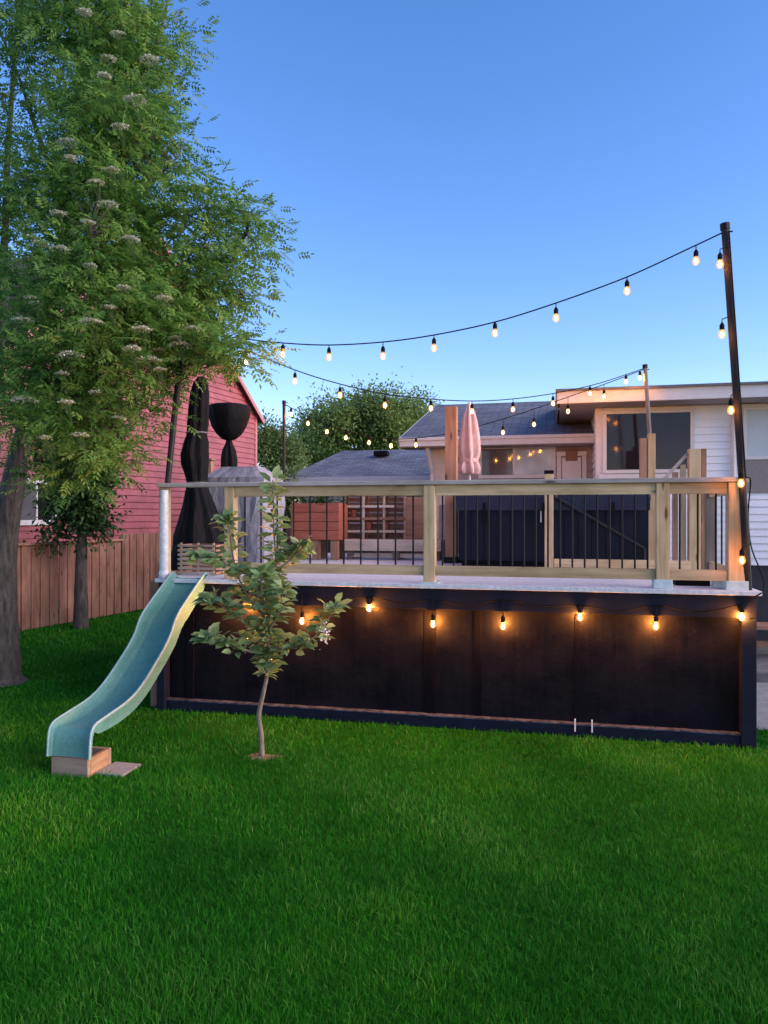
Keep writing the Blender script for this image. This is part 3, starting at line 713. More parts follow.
# diagonal cover lifter bar
lf = thing('cover_lifter', 'black slanting lifter bar across the front of the hot tub', 'bar', D(am+.1, bT-.12, DZ))
p0 = P(554, 497, D(a_at(554, bT-.12), bT-.12).y); p1 = P(644, 549, D(a_at(644, bT-.12), bT-.12).y)
m = MB(); m.tube([p0, p1], .024, 12); build(m, 'bar', M['black'], lf)
m = MB(); m.lathe(p0-Z*.03, [(.03, 0), (.04, .02), (.04, .05), (.03, .07)], 14); build(m, 'pivot', M['black'], lf, smooth=True)
m = MB(); m.tube([p1, Vector((p1.x, p1.y, DZ))], .02, 10); build(m, 'foot', M['black'], lf)
# inner gate post with a low board
bI = 1.95; a, q = at_px(549, bI); k = mscale(q)
ip = thing('inner_railing', 'short inner fence post with a low pale board in front of the hot tub', 'railing', q)
zt2 = z_at(474, q)
m = MB(); m.obox(Vector((q.x, q.y, (DZ+zt2)/2)), U, N, Z, 8.5*k, 8.5*k, zt2-DZ-.002); build(m, 'post', M['wood_z'], ip, bevel=.004)
m = MB(); m.obox(Vector((q.x, q.y, zt2+.02)), U, N, Z, 9.5*k, 9.5*k, .038); build(m, 'post_cap', M['black_rough'], ip, bevel=.006)
ae = a_at(690, bI); m = MB(); m.dbox(a+5*k, ae, bI-.018, bI+.018, DZ+.035, DZ+.125); build(m, 'low_board', M['wood_u'], ip, bevel=.004)
m = MB()
for i in range(5):
    aa = a+.2+i*(ae-a-.3)/4; m.dbox(aa, aa+.05, bI+.02, bI+.05, DZ+.001, DZ+.12)
build(m, 'foot', M['wood_z'], ip)
# stair rail group by the house
bS = 2.45; a, q = at_px(694, bS); k = mscale(q)
st = thing('stair_rail', 'knotty timber stair newel with a sloping handrail near the siding', 'stair rail', q)
zt3 = z_at(449, q)
m = MB(); m.obox(Vector((q.x, q.y, (DZ+zt3)/2)), U, N, Z, 11*k, 11*k, zt3-DZ-.002); build(m, 'newel_post', M['wood_z'], st, bevel=.006)
m = MB(); q2 = q+U*(8.5*k); m.obox(Vector((q2.x, q2.y, (DZ+zt3)/2)), U, N, Z, 5*k, 9*k, zt3-DZ-.002); build(m, 'newel_board', M['wood_red_z'], st, bevel=.004)
pe = P(664, 479, D(a_at(664, bS), bS).y)
m = MB(); m.beam(q-U*(5.7*k)+Z*(zt3-DZ-.05), pe, .04, .035); build(m, 'handrail', M['wood_pale_u'], st, bevel=.004)
for i, px in enumerate((667, 675, 683)):
    aa = a_at(px, bS+.02); f = (px-664)/27; zt4 = pe.z+(zt3-.05-pe.z)*f-.04
    m = MB(); m.dbox(aa-.03, aa+.03, bS-.0, bS+.03, DZ+.001, zt4); build(m, 'baluster_board', (M['wood_red_z'], M['wood_red_z'], M['wood_z'])[i], st, bevel=.004)
bS2 = 4.0; a, q = at_px(647, bS2); k = mscale(q); zt3 = z_at(434, q)
t = thing('timber_post', 'weathered double post standing right in front of the dark house window', 'post', q)
m = MB(); m.obox(Vector((q.x, q.y, (DZ+zt3)/2))+U*(4*k), U, N, Z, 7*k, 9*k, zt3-DZ-.002); build(m, 'shaft', M['wood_z'], t, bevel=.005)
m = MB(); m.obox(Vector((q.x, q.y, (DZ+zt3-.06)/2))-U*(3.5*k), U, N, Z, 7*k, 8*k, zt3-DZ-.062); build(m, 'side_plank', M['wood_red_z'], t, bevel=.005)
# tray with cups near the right end post
bt = .34; a0, a1 = a_at(677, bt), a_at(709, bt)
tr = thing('black_tray', 'low black plastic tray on the deck floor by the corner railing', 'tray', D((a0+a1)/2, bt+.1, DZ))
m = MB(); m.dbox(a0, a1, bt, bt+.22, DZ+.001, DZ+.012); build(m, 'tray_floor', M['black_rough'], tr)
m = MB(); m.dbox(a0, a1, bt-.008, bt-.001, DZ+.001, DZ+.05); m.dbox(a0, a1, bt+.221, bt+.228, DZ+.001, DZ+.05); m.dbox(a0-.008, a0-.001, bt-.008, bt+.228, DZ+.001, DZ+.05); m.dbox(a1+.001, a1+.008, bt-.008, bt+.228, DZ+.001, DZ+.05); build(m, 'tray_side', M['black_rough'], tr)
for i, f in enumerate((.45, .66, .86)):
    q = D(a0+(a1-a0)*f, bt+.07, DZ+.0125); m = MB(); m.lathe(q, [(.016, 0), (.022, .06), (.024, .062), (.021, .064), (.015, .008)], 14)
    tag(build(m, 'cup', M['white'], smooth=True), ('leftmost of the three small white cups in the black tray', 'middle one of the three small white cups in the black tray', 'rightmost of the three small white cups in the black tray')[i], 'cup', 'white cups in the tray')
q = D(a_at(719, .22), .22, DZ); jr = thing('storage_tub', 'pale translucent lidded tub on the deck beside the corner post', 'tub', q)
m = MB(); m.obox(q+Z*.05, U, N, Z, .10, .12, .098); build(m, 'tub_body', M['galv'], jr, bevel=.01)
m = MB(); m.obox(q+Z*.107, U, N, Z, .11, .13, .014); build(m, 'lid', M['white'], jr, bevel=.004)

# ================================================================== CENTRE HOUSE
def lap_wall(mb, o, du, nrm, lo, hi, z0, z1, lap, extent=None, out=.022):
    """clapboards: each course slopes out to its lower edge; extent(z) clips a course to a gable"""
    n = int(math.ceil((z1-z0)/lap))
    for i in range(n):
        za, zb_ = z0+i*lap, min(z0+(i+1)*lap, z1)
        a0, a1 = (lo, hi) if extent is None else extent((za+zb_)/2)
        if a1-a0 < .02: continue
        p = lambda aa, z, e: Vector(o)+du*aa+nrm*e+Z*z
        mb.quad(p(a0, za, out), p(a1, za, out), p(a1, zb_, 0), p(a0, zb_, 0))
        mb.quad(p(a0, za, 0), p(a1, za, 0), p(a1, za, out), p(a0, za, out))
E = Vector((.27, 12.5, 0)); cz = 3.2
def Cw(a, b, z): return E+U*a+N*b+Z*z
ch = thing('low_house', 'low house wing with grey shingle roof, white fascia and sliding window', 'house', Cw(2, 3, 0))
m = MB(); lap_wall(m, Cw(.465, .5, 0), U, -N, .0, 3.3, .0, 3.14, .12); build(m, 'front_wall', M['siding_mauve'], ch)
m = MB(); m.obox(Cw(.465+.06, .488, 1.57), U, N, Z, .13, .04, 3.13); m.obox(Cw(.46, .56, 1.57), U, N, Z, .02, .12, 3.13); build(m, 'corner_trim', M['beige'], ch)
m = MB(); m.obox(Cw(.66, .487, 2.6), U, N, Z, .26, .03, 1.05); build(m, 'stucco_panel', M['beige'], ch)
m = MB()
m.quad(Cw(.465, .5, 0), Cw(.465, 7.4, 0), Cw(.465, 7.4, 3.14), Cw(.465, 4.0, 4.2), Cw(.465, .5, 3.14)); build(m, 'side_wall', M['beige'], ch)
m = MB(); rise = 1.14; RW = 4.6
m.quad(Cw(0, 0, cz), Cw(RW, 0, cz), Cw(RW, 4.0, cz+rise), Cw(0, 4.0, cz+rise))
m.quad(Cw(0, 4.0, cz+rise), Cw(RW, 4.0, cz+rise), Cw(RW, 8.0, cz), Cw(0, 8.0, cz))
m.quad(Cw(0, 0, cz-.05), Cw(0, 4.0, cz+rise-.05), Cw(RW, 4.0, cz+rise-.05), Cw(RW, 0, cz-.05))
m.quad(Cw(0, 0, cz), Cw(0, 4, cz+rise), Cw(0, 4, cz+rise-.05), Cw(0, 0, cz-.05))
build(m, 'roof', M['shingle'], ch)
m = MB(); m.obox(Cw(1.6, -.015, cz-.075), U, N, Z, 3.2, .03, .15); m.obox(Cw(1.6, -.03, cz-.03), U, N, Z, 3.22, .06, .05); build(m, 'fascia', M['white'], ch, bevel=.006)
m = MB(); m.beam(Cw(-.012, 0, cz-.075), Cw(-.012, 4.0, cz+rise-.075), .022, .14); build(m, 'rake_board', M['white'], ch)
m = MB(); m.obox(Cw(1.6, .255, cz-.15), U, N, Z, 3.2, .48, .02); build(m, 'soffit', M['soffit'], ch)
m = MB(); m.tube([P(425, 441, Cw(.35, .1, 0).y), P(427, 447, Cw(.35, .15, 0).y), P(432, 474, Cw(.5, .44, 0).y), P(432, 500, Cw(.5, .44, 0).y), Cw(.47, .44, .1)], .035, 10); build(m, 'downspout', M['white'], ch)
def c_px(px, b=.5):
    k = (px-CX)/F; o = E+N*b; return (k*o.y-o.x)/(U.x-k*U.y)
def window(parent, frame_fn, a0, a1, z0, z1, panes, fw=.06, fm=None, proud=.045):
    """frame of four bars, a bar between panes, each pane recessed; frame_fn(a, e, z) gives world points, e = out of the wall"""
    fm = fm or M['white']; fr = MB()
    def bx(x0, x1, y0, y1, e0, e1): fr.obox((frame_fn(x0, e0, y0)+frame_fn(x1, e1, y1))/2, U2, N2, Z, x1-x0, e1-e0, y1-y0)
    U2 = (frame_fn(1, 0, 0)-frame_fn(0, 0, 0)).normalized(); N2 = (frame_fn(0, 1, 0)-frame_fn(0, 0, 0)).normalized()
    bx(a0-fw, a1+fw, z1, z1+fw, .0, proud); bx(a0-fw, a1+fw, z0-fw, z0, .0, proud+.008)
    bx(a0-fw, a0, z0+.001, z1-.001, .0, proud); bx(a1, a1+fw, z0+.001, z1-.001, .0, proud)
    xs = [a0+(a1-a0)*f for f in panes[0]]
    for x in xs[1:-1]: bx(x-.018, x+.018, z0+.002, z1-.002, .0, proud-.006)
    w = build(fr, 'window', fm, parent, bevel=.004)
    for (x0, x1), mt in zip(zip(xs, xs[1:]), panes[1]):
        pm_ = MB(); pm_.obox((frame_fn(x0, .027, z0)+frame_fn(x1, .031, z1))/2, U2, N2, Z, x1-x0-.002, .004, z1-z0-.004)
        build(pm_, 'pane', mt, w)
    return w
cf = lambda a, e, z: Cw(a, .5, 0)-N*e+Z*z
wy = Cw(1.8, .5, 0)
window(ch, cf, c_px(482), c_px(552), z_at(475, wy), z_at(449, wy), ([0, .46, 1.0], [M['glass_mid'], M['glass_white_reflection']]), .06)
a0, a1 = c_px(562), c_px(581); wy = Cw(3, .5, 0)
m = MB(); m.obox(cf((a0+a1)/2, .02, 1.18+.0)+Z*.75, U, N, Z, a1-a0, .04, 1.86); dr = build(m, 'door', M['white'], ch, bevel=.005)
m = MB(); m.obox(cf((a0+a1)/2, .046, (z_at(449, wy)+z_at(461, wy))/2), U, N, Z, (a1-a0)*.62, .008, z_at(449, wy)-z_at(461, wy)); build(m, 'door_glass', M['wood_red_z'], dr)  # cedar colour on the pane paints in a reflection of wood
m = MB()
for aa in (a0-.05, a1+.05): m.obox(cf(aa, .02, 1.93), U, N, Z, .07, .045, 1.9)
m.obox(cf((a0+a1)/2, .02, 2.92), U, N, Z, a1-a0+.18, .045, .07); build(m, 'door_frame', M['white'], ch)

# ================================================================== RIGHT WING
C0 = Vector((3.2, 11.1, 0))
def Wg(a, b, z): return C0+U*a+N*b+Z*z
WW = 5.2; sz = 3.5
wh = thing('white_house', 'white sided house wing with deep eaves and large dark window', 'house', Wg(2, 2, 0))
m = MB(); lap_wall(m, Wg(0, 0, 0), U, -N, .0, WW, 1.18, sz, .105); build(m, 'front_wall', M['siding_white'], wh)
m = MB(); lap_wall(m, Wg(0, 3.0, 0), -N, -U, .0, 3.0, 1.18, sz, .105); build(m, 'side_wall', M['siding_white'], wh)
m = MB(); m.obox(Wg(WW/2, 1.5, .59), U, N, Z, WW, 3.0-.01, 1.18); build(m, 'foundation', M['foundation'], wh)
m = MB(); m.obox(Wg(.03, -.012, (1.18+sz)/2), U, N, Z, .10, .045, sz-1.18-.01); m.obox(Wg(-.012, .04, (1.18+sz)/2), U, N, Z, .045, .08, sz-1.18-.01); build(m, 'corner_trim', M['white'], wh, bevel=.004)
OV, OL = .6, .59
m = MB(); m.obox(Wg((WW-OL)/2, (3.4-OV)/2+.03, sz+.011), U, N, Z, WW+OL-.08, 3.4+OV-.08, .02); build(m, 'soffit', M['soffit'], wh)
m = MB(); m.obox(Wg((WW-OL)/2, -OV, sz+.10), U, N, Z, WW+OL, .03, .20); build(m, 'fascia', M['white'], wh, bevel=.005)
m = MB(); m.obox(Wg(-OL, 1.4, sz+.10), U, N, Z, .03, 3.96, .20); build(m, 'side_fascia', M['soffit'], wh, bevel=.005)
m = MB(); m.obox(Wg((WW-OL)/2, -OV-.03, sz+.185), U, N, Z, WW+OL+.04, .05, .03); build(m, 'drip_edge', M['grey_pole'], wh)
m = MB(); m.quad(Wg(-OL-.02, -OV-.05, sz+.205), Wg(WW, -OV-.05, sz+.205), Wg(WW, 3.4, sz+.5), Wg(-OL-.02, 3.4, sz+.5))
m.quad(Wg(-OL-.02, -OV-.05, sz+.205), Wg(-OL-.02, 3.4, sz+.5), Wg(-OL-.02, 3.4, sz+.2)); build(m, 'roof', M['gravel_roof'], wh)
wf = lambda a, e, z: Wg(a, 0, 0)-N*e+Z*z
window(wh, wf, .13, 1.30, 2.57, 3.40, ([0, 1.0], [M['glass_dark']]), .055, proud=.05)
m = MB(); m.obox(wf(.72, .03, 2.47), U, N, Z, 1.42, .06, .07); build(m, 'window_sill', M['white'], wh, bevel=.005)
# curtains seen at the right of the dark window, a lamp table inside: flat dark stripes on the pane side
w2 = window(wh, wf, 2.06, 3.1, 2.74, 3.40, ([0, 1.0], [M['blind']]), .05, proud=.05)
m = MB(); m.obox(wf(2.58, .025, 2.45), U, N, Z, 1.12, .03, .46); build(m, 'window_screen', M['screen'], wh)
m = MB(); m.obox(wf(2.58, .03, 2.70), U, N, Z, 1.16, .05, .022); build(m, 'screen_frame', M['black_rough'], wh)
m = MB(); m.tube([wf(1.88, .05, 3.49), wf(1.88, .05, 2.3)], .03, 10); build(m, 'conduit', M['white'], wh)

# small things behind the deck at the right edge
q = D(W+1.0, 4.2)
t = thing('log_bench', 'reddish timber bench on the patio just past the deck corner', 'bench', D(W+1.1, 4.2))
m = MB(); m.dbox(W+.55, W+2.0, 4.0, 4.35, .40, .46); build(m, 'seat', M['wood_red_u'], t, bevel=.006)
for aa in (W+.62, W+1.85):
    for b2 in (4.03, 4.24):
        m = MB(); m.dbox(aa, aa+.08, b2, b2+.08, .021, .398); build(m, 'leg', M['wood_red_z'], t, bevel=.004)
m = MB(); m.dbox(W+.702, W+1.848, 4.10, 4.14, .16, .24); build(m, 'stretcher', M['wood_red_u'], t)

# ================================================================== GARAGE
G0 = P(284, 478, 20.5); gz = G0.z
def Gg(a, b, z): return Vector((G0.x, G0.y, 0))+U*a+N*b+Z*z
ga = thing('small_garage', 'detached garage with a low hipped blue grey shingle roof', 'garage', Gg(2.6, 2.2, 0))
GW, GD = 5.6, 5.6; hp_ = .95; i1 = 1.7
m = MB()
m.quad(Gg(0, 0, gz), Gg(GW, 0, gz), Gg(GW-i1, i1*1.5, gz+hp_), Gg(i1*.55, i1*1.5, gz+hp_))
m.quad(Gg(0, 0, gz), Gg(i1*.55, i1*1.5, gz+hp_), Gg(0, GD, gz)); m.quad(Gg(GW, 0, gz), Gg(GW, GD, gz), Gg(GW-i1, i1*1.5, gz+hp_))
m.quad(Gg(0, GD, gz), Gg(i1*.55, i1*1.5, gz+hp_), Gg(GW-i1, i1*1.5, gz+hp_), Gg(GW, GD, gz)); ro = build(m, 'roof', M['shingle_b'], ga)
m = MB(); m.obox(Gg(2.35, 1.8, gz+.78), U, N, Z, .42, .3, .14); build(m, 'roof_vent', M['black_rough'], ro, bevel=.02)
m = MB(); m.obox(Gg(GW/2, -.015, gz-.07), U, N, Z, GW+.06, .03, .16); m.obox(Gg(-.015, GD/2, gz-.07), U, N, Z, .03, GD, .16); build(m, 'fascia', M['white'], ga, bevel=.005)
m = MB(); m.obox(Gg(GW/2, GD/2, gz-.16), U, N, Z, GW-.03, GD-.03, .02); build(m, 'soffit', M['soffit'], ga)
m = MB(); lap_wall(m, Gg(.35, .35, 0), U, -N, 0, GW-.7, .0, gz-.17, .15); lap_wall(m, Gg(.35, GD, 0), -N, -U, 0, GD-.35, .0, gz-.17, .15); build(m, 'wall', M['beige'], ga)

# ================================================================== RED HOUSE
wd = Vector((.359, .933, 0)).normalized(); wn = Vector((wd.y, -wd.x, 0))
K = Vector((-3.8, 22.0, 0)); HW_ = 4.6; ez = 4.85; slope = .80
def Rh(t, e, z): return K-wd*t+wn*e+Z*z                # t runs back toward the viewer, e out of the wall
rh = thing('red_house', 'two storey red sided house with steep gable behind the fence', 'house', Rh(4.6, -3, 0))
def ext(z):
    if z <= ez: return (0, 2*HW_)
    i = (z-ez)/slope; return (i, 2*HW_-i)
m = MB(); lap_wall(m, K, -wd, wn, 0, 2*HW_, .25, ez+HW_*slope-.05, .15, ext, .03); build(m, 'gable_wall', M['red_siding'], rh)
m = MB(); m.quad(K+Z*0, K-wn*6, K-wn*6+Z*ez, K+Z*ez); build(m, 'side_wall', M['red_siding'], rh)
m = MB(); m.quad(Rh(2*HW_, 0, 0), Rh(2*HW_, 0, ez), Rh(2*HW_, -6, ez), Rh(2*HW_, -6, 0)); build(m, 'side_wall', M['red_siding'], rh)
m = MB(); m.obox(Rh(.05, .012, ez/2), wd, wn, Z, .10, .05, ez); m.obox(Rh(2*HW_-.05, .012, ez/2), wd, wn, Z, .10, .05, ez); build(m, 'corner_trim', M['red_trim'], rh)
m = MB(); m.obox(Rh(HW_, -.1, .13), wd, wn, Z, 2*HW_-.02, .2, .25); build(m, 'foundation', M['concrete'], rh)
apz = ez+HW_*slope; oh = .16
m = MB()
for sg in (0, 1):
    te = -oh if not sg else 2*HW_+oh; ze = ez-oh*slope
    m.quad(Rh(te, oh, ze+.06), Rh(HW_, oh, apz+.06), Rh(HW_, -6.3, apz+.06), Rh(te, -6.3, ze+.06))
    m.quad(Rh(te, oh, ze), Rh(te, -6.3, ze), Rh(HW_, -6.3, apz), Rh(HW_, oh, apz))
build(m, 'roof', M['shingle_red'], rh)
m = MB()
for sg in (0, 1):
    te = -oh if not sg else 2*HW_+oh; ze = ez-oh*slope
    m.beam(Rh(te, oh+.015, ze-.06), Rh(HW_, oh+.015, apz-.06), .03, .11)
build(m, 'rake_board', M['red_trim'], rh)
m = MB(); m.beam(Rh(-oh-.06, oh, ez-oh*slope), Rh(-oh-.06, -6.3, ez-oh*slope), .12, .12); build(m, 'gutter', M['grey_pole'], rh)
def r_px(px):
    k = (px-CX)/F; d = -wd; return (k*K.y-K.x)/(d.x-k*d.y)
rf = lambda t, e, z: Rh(t, e, z)
t0, t1 = sorted((r_px(52), r_px(18))); wy = Rh((t0+t1)/2, 0, 0)
window(rh, rf, t0, t1, z_at(520, wy), z_at(484, wy), ([0, .5, 1], [M['glass_dark'], M['glass_mid']]), .10, proud=.05)
t0, t1 = sorted((r_px(122), r_px(150))); wy = Rh((t0+t1)/2, 0, 0)

# ================================================================== FENCE
FA = Vector((-4.63, 15.3, 0)); fd = Vector((.359, .933, 0)).normalized(); fn = Vector((fd.y, -fd.x, 0))
def Fp(t, e, z): return FA-fd*t+fn*e+Z*z
fe = thing('board_fence', 'brown board fence stepping up between the lawn and the red house', 'fence', Fp(2, 0, 0))
def f_px(px):
    k = (px-CX)/F; d = -fd; return (k*FA.y-FA.x)/(d.x-k*d.y)
ts = f_px(123)
def boards(t0, t1, h):
    m_ = MB(); t = t0; i = 0
    while t < t1-.01:
        w = .098+random.uniform(-.006, .006); dz = random.uniform(-.008, .008)
        m_.obox(Fp(t+w/2, (.012 if i % 2 else -.006)+random.uniform(-.002, .002), h/2+.01+dz/2), fd, fn, Z, w-.006, .018, h-.02+dz); t += w; i += 1
    return m_
build(boards(ts+.06, ts+7.5, 1.40), 'low_panel', M['fence'], fe, bevel=.003)
build(boards(-4.0, ts-.06, 1.53), 'high_panel', M['fence'], fe, bevel=.003)
m = MB(); m.obox(Fp(ts+3.8, .01, 1.425), fd, fn, Z, 7.5, .10, .04); build(m, 'top_cap', M['wood_red_u'], fe, bevel=.004)
for t in (ts-3.6, ts-1.8, ts, ts+2.4, ts+4.8):
    m = MB(); m.obox(Fp(t, -.06 if abs(t-ts) > .01 else -.02, .74), fd, fn, Z, .09, .09, 1.48); build(m, 'post', M['fence'], fe, bevel=.004)
# rear fence beyond the deck
bf = thing('rear_fence', 'plain brown board fence across the yard behind the deck', 'fence', (-2, 19.5, 0))
m = MB(); t = -3.05
while t < 6.5:
    w = .14+random.uniform(-.004, .004); m.obox(Vector((t+w/2, 19.4-.1*t+random.uniform(-.004, .004), .8)), Vector((1, 0, 0)), Vector((0, 1, 0)), Z, w-.006, .02, 1.6); t += w
build(m, 'panel', M['fence'], bf)
m = MB(); m.beam(Vector((-3.05, 19.65, 1.3)), Vector((6.5, 18.7, 1.3)), .04, .09); build(m, 'back_rail', M['fence'], bf)

# ================================================================== ROWAN TREE
def limb(mb, pts, r0, r1, n=9, wob=.06):
    pts = catmull([tuple(p) for p in pts], 5); m_ = len(pts)
    mb.tube(pts, [r0+(r1-r0)*(i/(m_-1))**.85 for i in range(m_)], n, wob=wob); return [Vector(p) for p in pts]
rt = thing('rowan_tree', 'big flowering rowan tree with thick leaning trunk at the lawn edge', 'tree', P(-2, 682, 8.42))
tk = MB(); sk = []
base = P(-2, 682, 8.42); base.z = -.02
flare = catmull([tuple(base), tuple(base+Vector((.0, 0, .12))), tuple(P(-1, 640, 8.4)), tuple(P(-1, 590, 8.4)), tuple(P(5, 530, 8.4)), tuple(P(16, 470, 8.4)), tuple(P(25, 430, 8.35)), tuple(P(36, 380, 8.3)), tuple(P(52, 300, 8.25)), tuple(P(66, 200, 8.2)), tuple(P(78, 90, 8.15)), tuple(P(85, -20, 8.1)), tuple(P(92, -130, 8.1))], 5)
nfl = len(flare); rr = []
for i in range(nfl):
    f = i/(nfl-1); rr.append(.02+.215*math.exp(-((f/.42)**2))*.75+.07*(1-f)+(.10*math.exp(-f*26)))
tk.tube(flare, rr, 16, wob=.05); sk += [Vector(p) for p in flare[22:]]
LIMBS = [
    ([P(0, 585, 8.4), P(-10, 480, 8.5), P(-4, 380, 8.6), P(4, 260, 8.7), P(8, 150, 8.8), P(16, 40, 8.9), P(20, -60, 8.9)], .085, .012),
    ([P(36, 392, 8.3), P(75, 350, 8.1), P(120, 330, 7.8), P(168, 322, 7.6), P(205, 300, 7.5), P(222, 262, 7.5), P(246, 236, 7.5)], .06, .008),
    ([P(160, 324, 7.6), P(190, 340, 7.5), P(206, 350, 7.45), P(216, 364, 7.4)], .024, .005),
    ([P(205, 300, 7.5), P(230, 296, 7.4), P(252, 300, 7.4)], .02, .005),
    ([P(190, 312, 7.55), P(203, 260, 7.6), P(208, 215, 7.6), P(218, 200, 7.7)], .022, .005),
    ([P(50, 310, 8.25), P(90, 260, 8.0), P(125, 215, 7.8), P(155, 180, 7.7), P(180, 155, 7.7)], .055, .007),
    ([P(64, 210, 8.2), P(100, 150, 8.0), P(135, 90, 7.9), P(158, 40, 7.9), P(168, 0, 7.9)], .05, .008),
    ([P(76, 110, 8.15), P(110, 50, 8.0), P(130, -10, 8.0), P(145, -70, 8)], .04, .008),
    ([P(40, 370, 8.3), P(70, 390, 7.8), P(95, 400, 7.4), P(115, 430, 7.1)], .04, .006),
    ([P(30, 430, 8.35), P(60, 420, 7.9), P(85, 440, 7.5), P(70, 480, 7.3)], .035, .006),
    ([P(66, 200, 8.2), P(40, 140, 8.5), P(20, 80, 8.6), P(-5, 20, 8.7)], .04, .008),
    ([P(-4, 380, 8.6), P(-60, 300, 8.6), P(-110, 220, 8.6)], .06, .01),
    ([P(4, 260, 8.7), P(-50, 170, 8.8), P(-80, 90, 8.9)], .05, .01),
    ([P(52, 300, 8.25), P(80, 280, 7.6), P(95, 260, 7.1), P(90, 230, 6.8)], .045, .007),
    ([P(85, 0, 8.1), P(40, -60, 8.2), P(0, -110, 8.3)], .03, .006),
]
for pts, r0, r1 in LIMBS: sk += limb(tk, pts, r0, r1, 8)
LOBES = [  # column, row, half sizes in px, depth, half depth in m, sprays
    (105, -60, 80, 60, 8.1, .9, 26), (20, -70, 90, 70, 8.3, 1.0, 20), (132, 30, 46, 50, 7.9, .7, 32), (85, 30, 56, 60, 7.9, .8, 26), (138, 105, 40, 46, 7.8, .7, 28),
    (95, 120, 56, 56, 7.5, .8, 30), (20, 8, 38, 20, 8.5, .8, 6), (60, 205, 58, 55, 7.5, .8, 28), (120, 190, 52, 56, 7.5, .8, 32), (128, 262, 50, 46, 7.3, .7, 28),
    (70, 285, 70, 56, 7.2, .8, 32), (0, 250, 32, 70, 8.2, .8, 10), (20, 345, 56, 50, 7.4, .8, 20), (92, 355, 66, 40, 7.0, .7, 26), (60, 410, 62, 36, 7.2, .8, 18),
    (10, 420, 36, 34, 7.4, .7, 7), (92, 440, 40, 40, 7.0, .6, 15), (60, 470, 26, 26, 7.3, .5, 5), (155, 338, 38, 24, 7.4, .5, 12), (200, 345, 30, 20, 7.4, .4, 9),
    (178, 145, 16, 22, 7.7, .35, 5), (196, 178, 18, 10, 7.6, .3, 4), (222, 205, 20, 10, 7.5, .3, 5), (255, 222, 20, 16, 7.5, .35, 7), (222, 252, 26, 22, 7.5, .4, 9), (196, 285, 26, 24, 7.5, .4, 8),
    (246, 282, 22, 22, 7.45, .35, 7), (272, 248, 12, 12, 7.45, .25, 3), (214, 312, 26, 16, 7.45, .35, 6), (160, 235, 18, 26, 7.6, .4, 6), (140, 392, 28, 24, 7.2, .4, 6), (155, 425, 22, 30, 7.3, .4, 2), (126, 455, 20, 18, 7.1, .4, 3), (228, 364, 14, 10, 7.4, .2, 3),
    (8, 60, 26, 40, 8.2, .6, 6), (14, 130, 24, 40, 8.2, .6, 5), (6, 205, 24, 40, 8.1, .6, 7), (30, 20, 40, 30, 8.2, .7, 6), (185, 250, 26, 26, 7.3, .4, 5),
    (40, 100, 22, 26, 8.4, .6, 3), (8, 175, 18, 22, 8.5, .6, 3), (184, 55, 6, 36, 7.9, .3, 3), (176, 375, 14, 14, 7.3, .3, 3),
    (170, 296, 24, 34, 7.1, .5, 13), (140, 318, 26, 30, 7.0, .5, 10), (190, 322, 22, 16, 7.2, .4, 7),
    (238, 340, 20, 22, 7.0, .3, 6), (255, 352, 10, 12, 7.0, .2, 3),
    (-70, 150, 50, 130, 8.6, 1.1, 32), (-80, 320, 56, 80, 8.3, 1.1, 26),
]
cl = []; tw = MB()
SK = np.array([tuple(p) for p in sk])
for (px, py, rx, ry, Y, ry_d, n) in LOBES:
    px -= 20 if px > 189 else (12 if px > 104 else 0)
    for _ in range(int(n*1.15)):
        v = RNG.normal(0, 1, 3); v = v/np.linalg.norm(v)*RNG.random()**(1/2.4)
        yy = Y+v[1]*ry_d; c = np.array(P(px+v[0]*rx, py-v[2]*ry, yy)); cl.append(c)
cl = np.array(cl)
for c in cl:
    dist = np.linalg.norm(SK-c, axis=1); j = int(np.argmin(dist+np.maximum(0, SK[:, 2]-c[2])*.6)); p0 = Vector(SK[j]); p1 = Vector(c)
    mid = (p0+p1)/2+Vector(RNG.normal(0, .06, 3))+Z*.05
    tw.tube([p0, mid, p1], [.010, .006, .003], 5, cap=False)
off = len(tk.v); tk.v += tw.v; tk.f += [tuple(off+i for i in f) for f in tw.f]
build(tk, 'trunk', M['bark'], rt, smooth=True)
per = 27; nC = len(cl)*per
cc = np.repeat(cl, per, 0)+RNG.normal(0, 1, (nC, 3))*np.array([.17, .17, .07])
dd = (cc-np.repeat(cl, per, 0))*3+rand_unit(nC)*.6+np.array([0, 0, .0])
Ps, Ds, Us, Ls, Ws = compound_leaves(cc, dd, rand_unit(nC)*.6+np.array([0, 0, 1.]), RNG.uniform(.10, .175, nC), 4, .40)
V, Fc = leaf_quads(Ps, Ds, Us, Ls, Ws)
rnd = np.tile(np.clip(RNG.normal(.45, .25, nC), 0, 1), len(V)//4//nC)
mesh_obj('crown', np_mesh('crown', V, Fc, rnd), M['leaf_rowan'], rt)
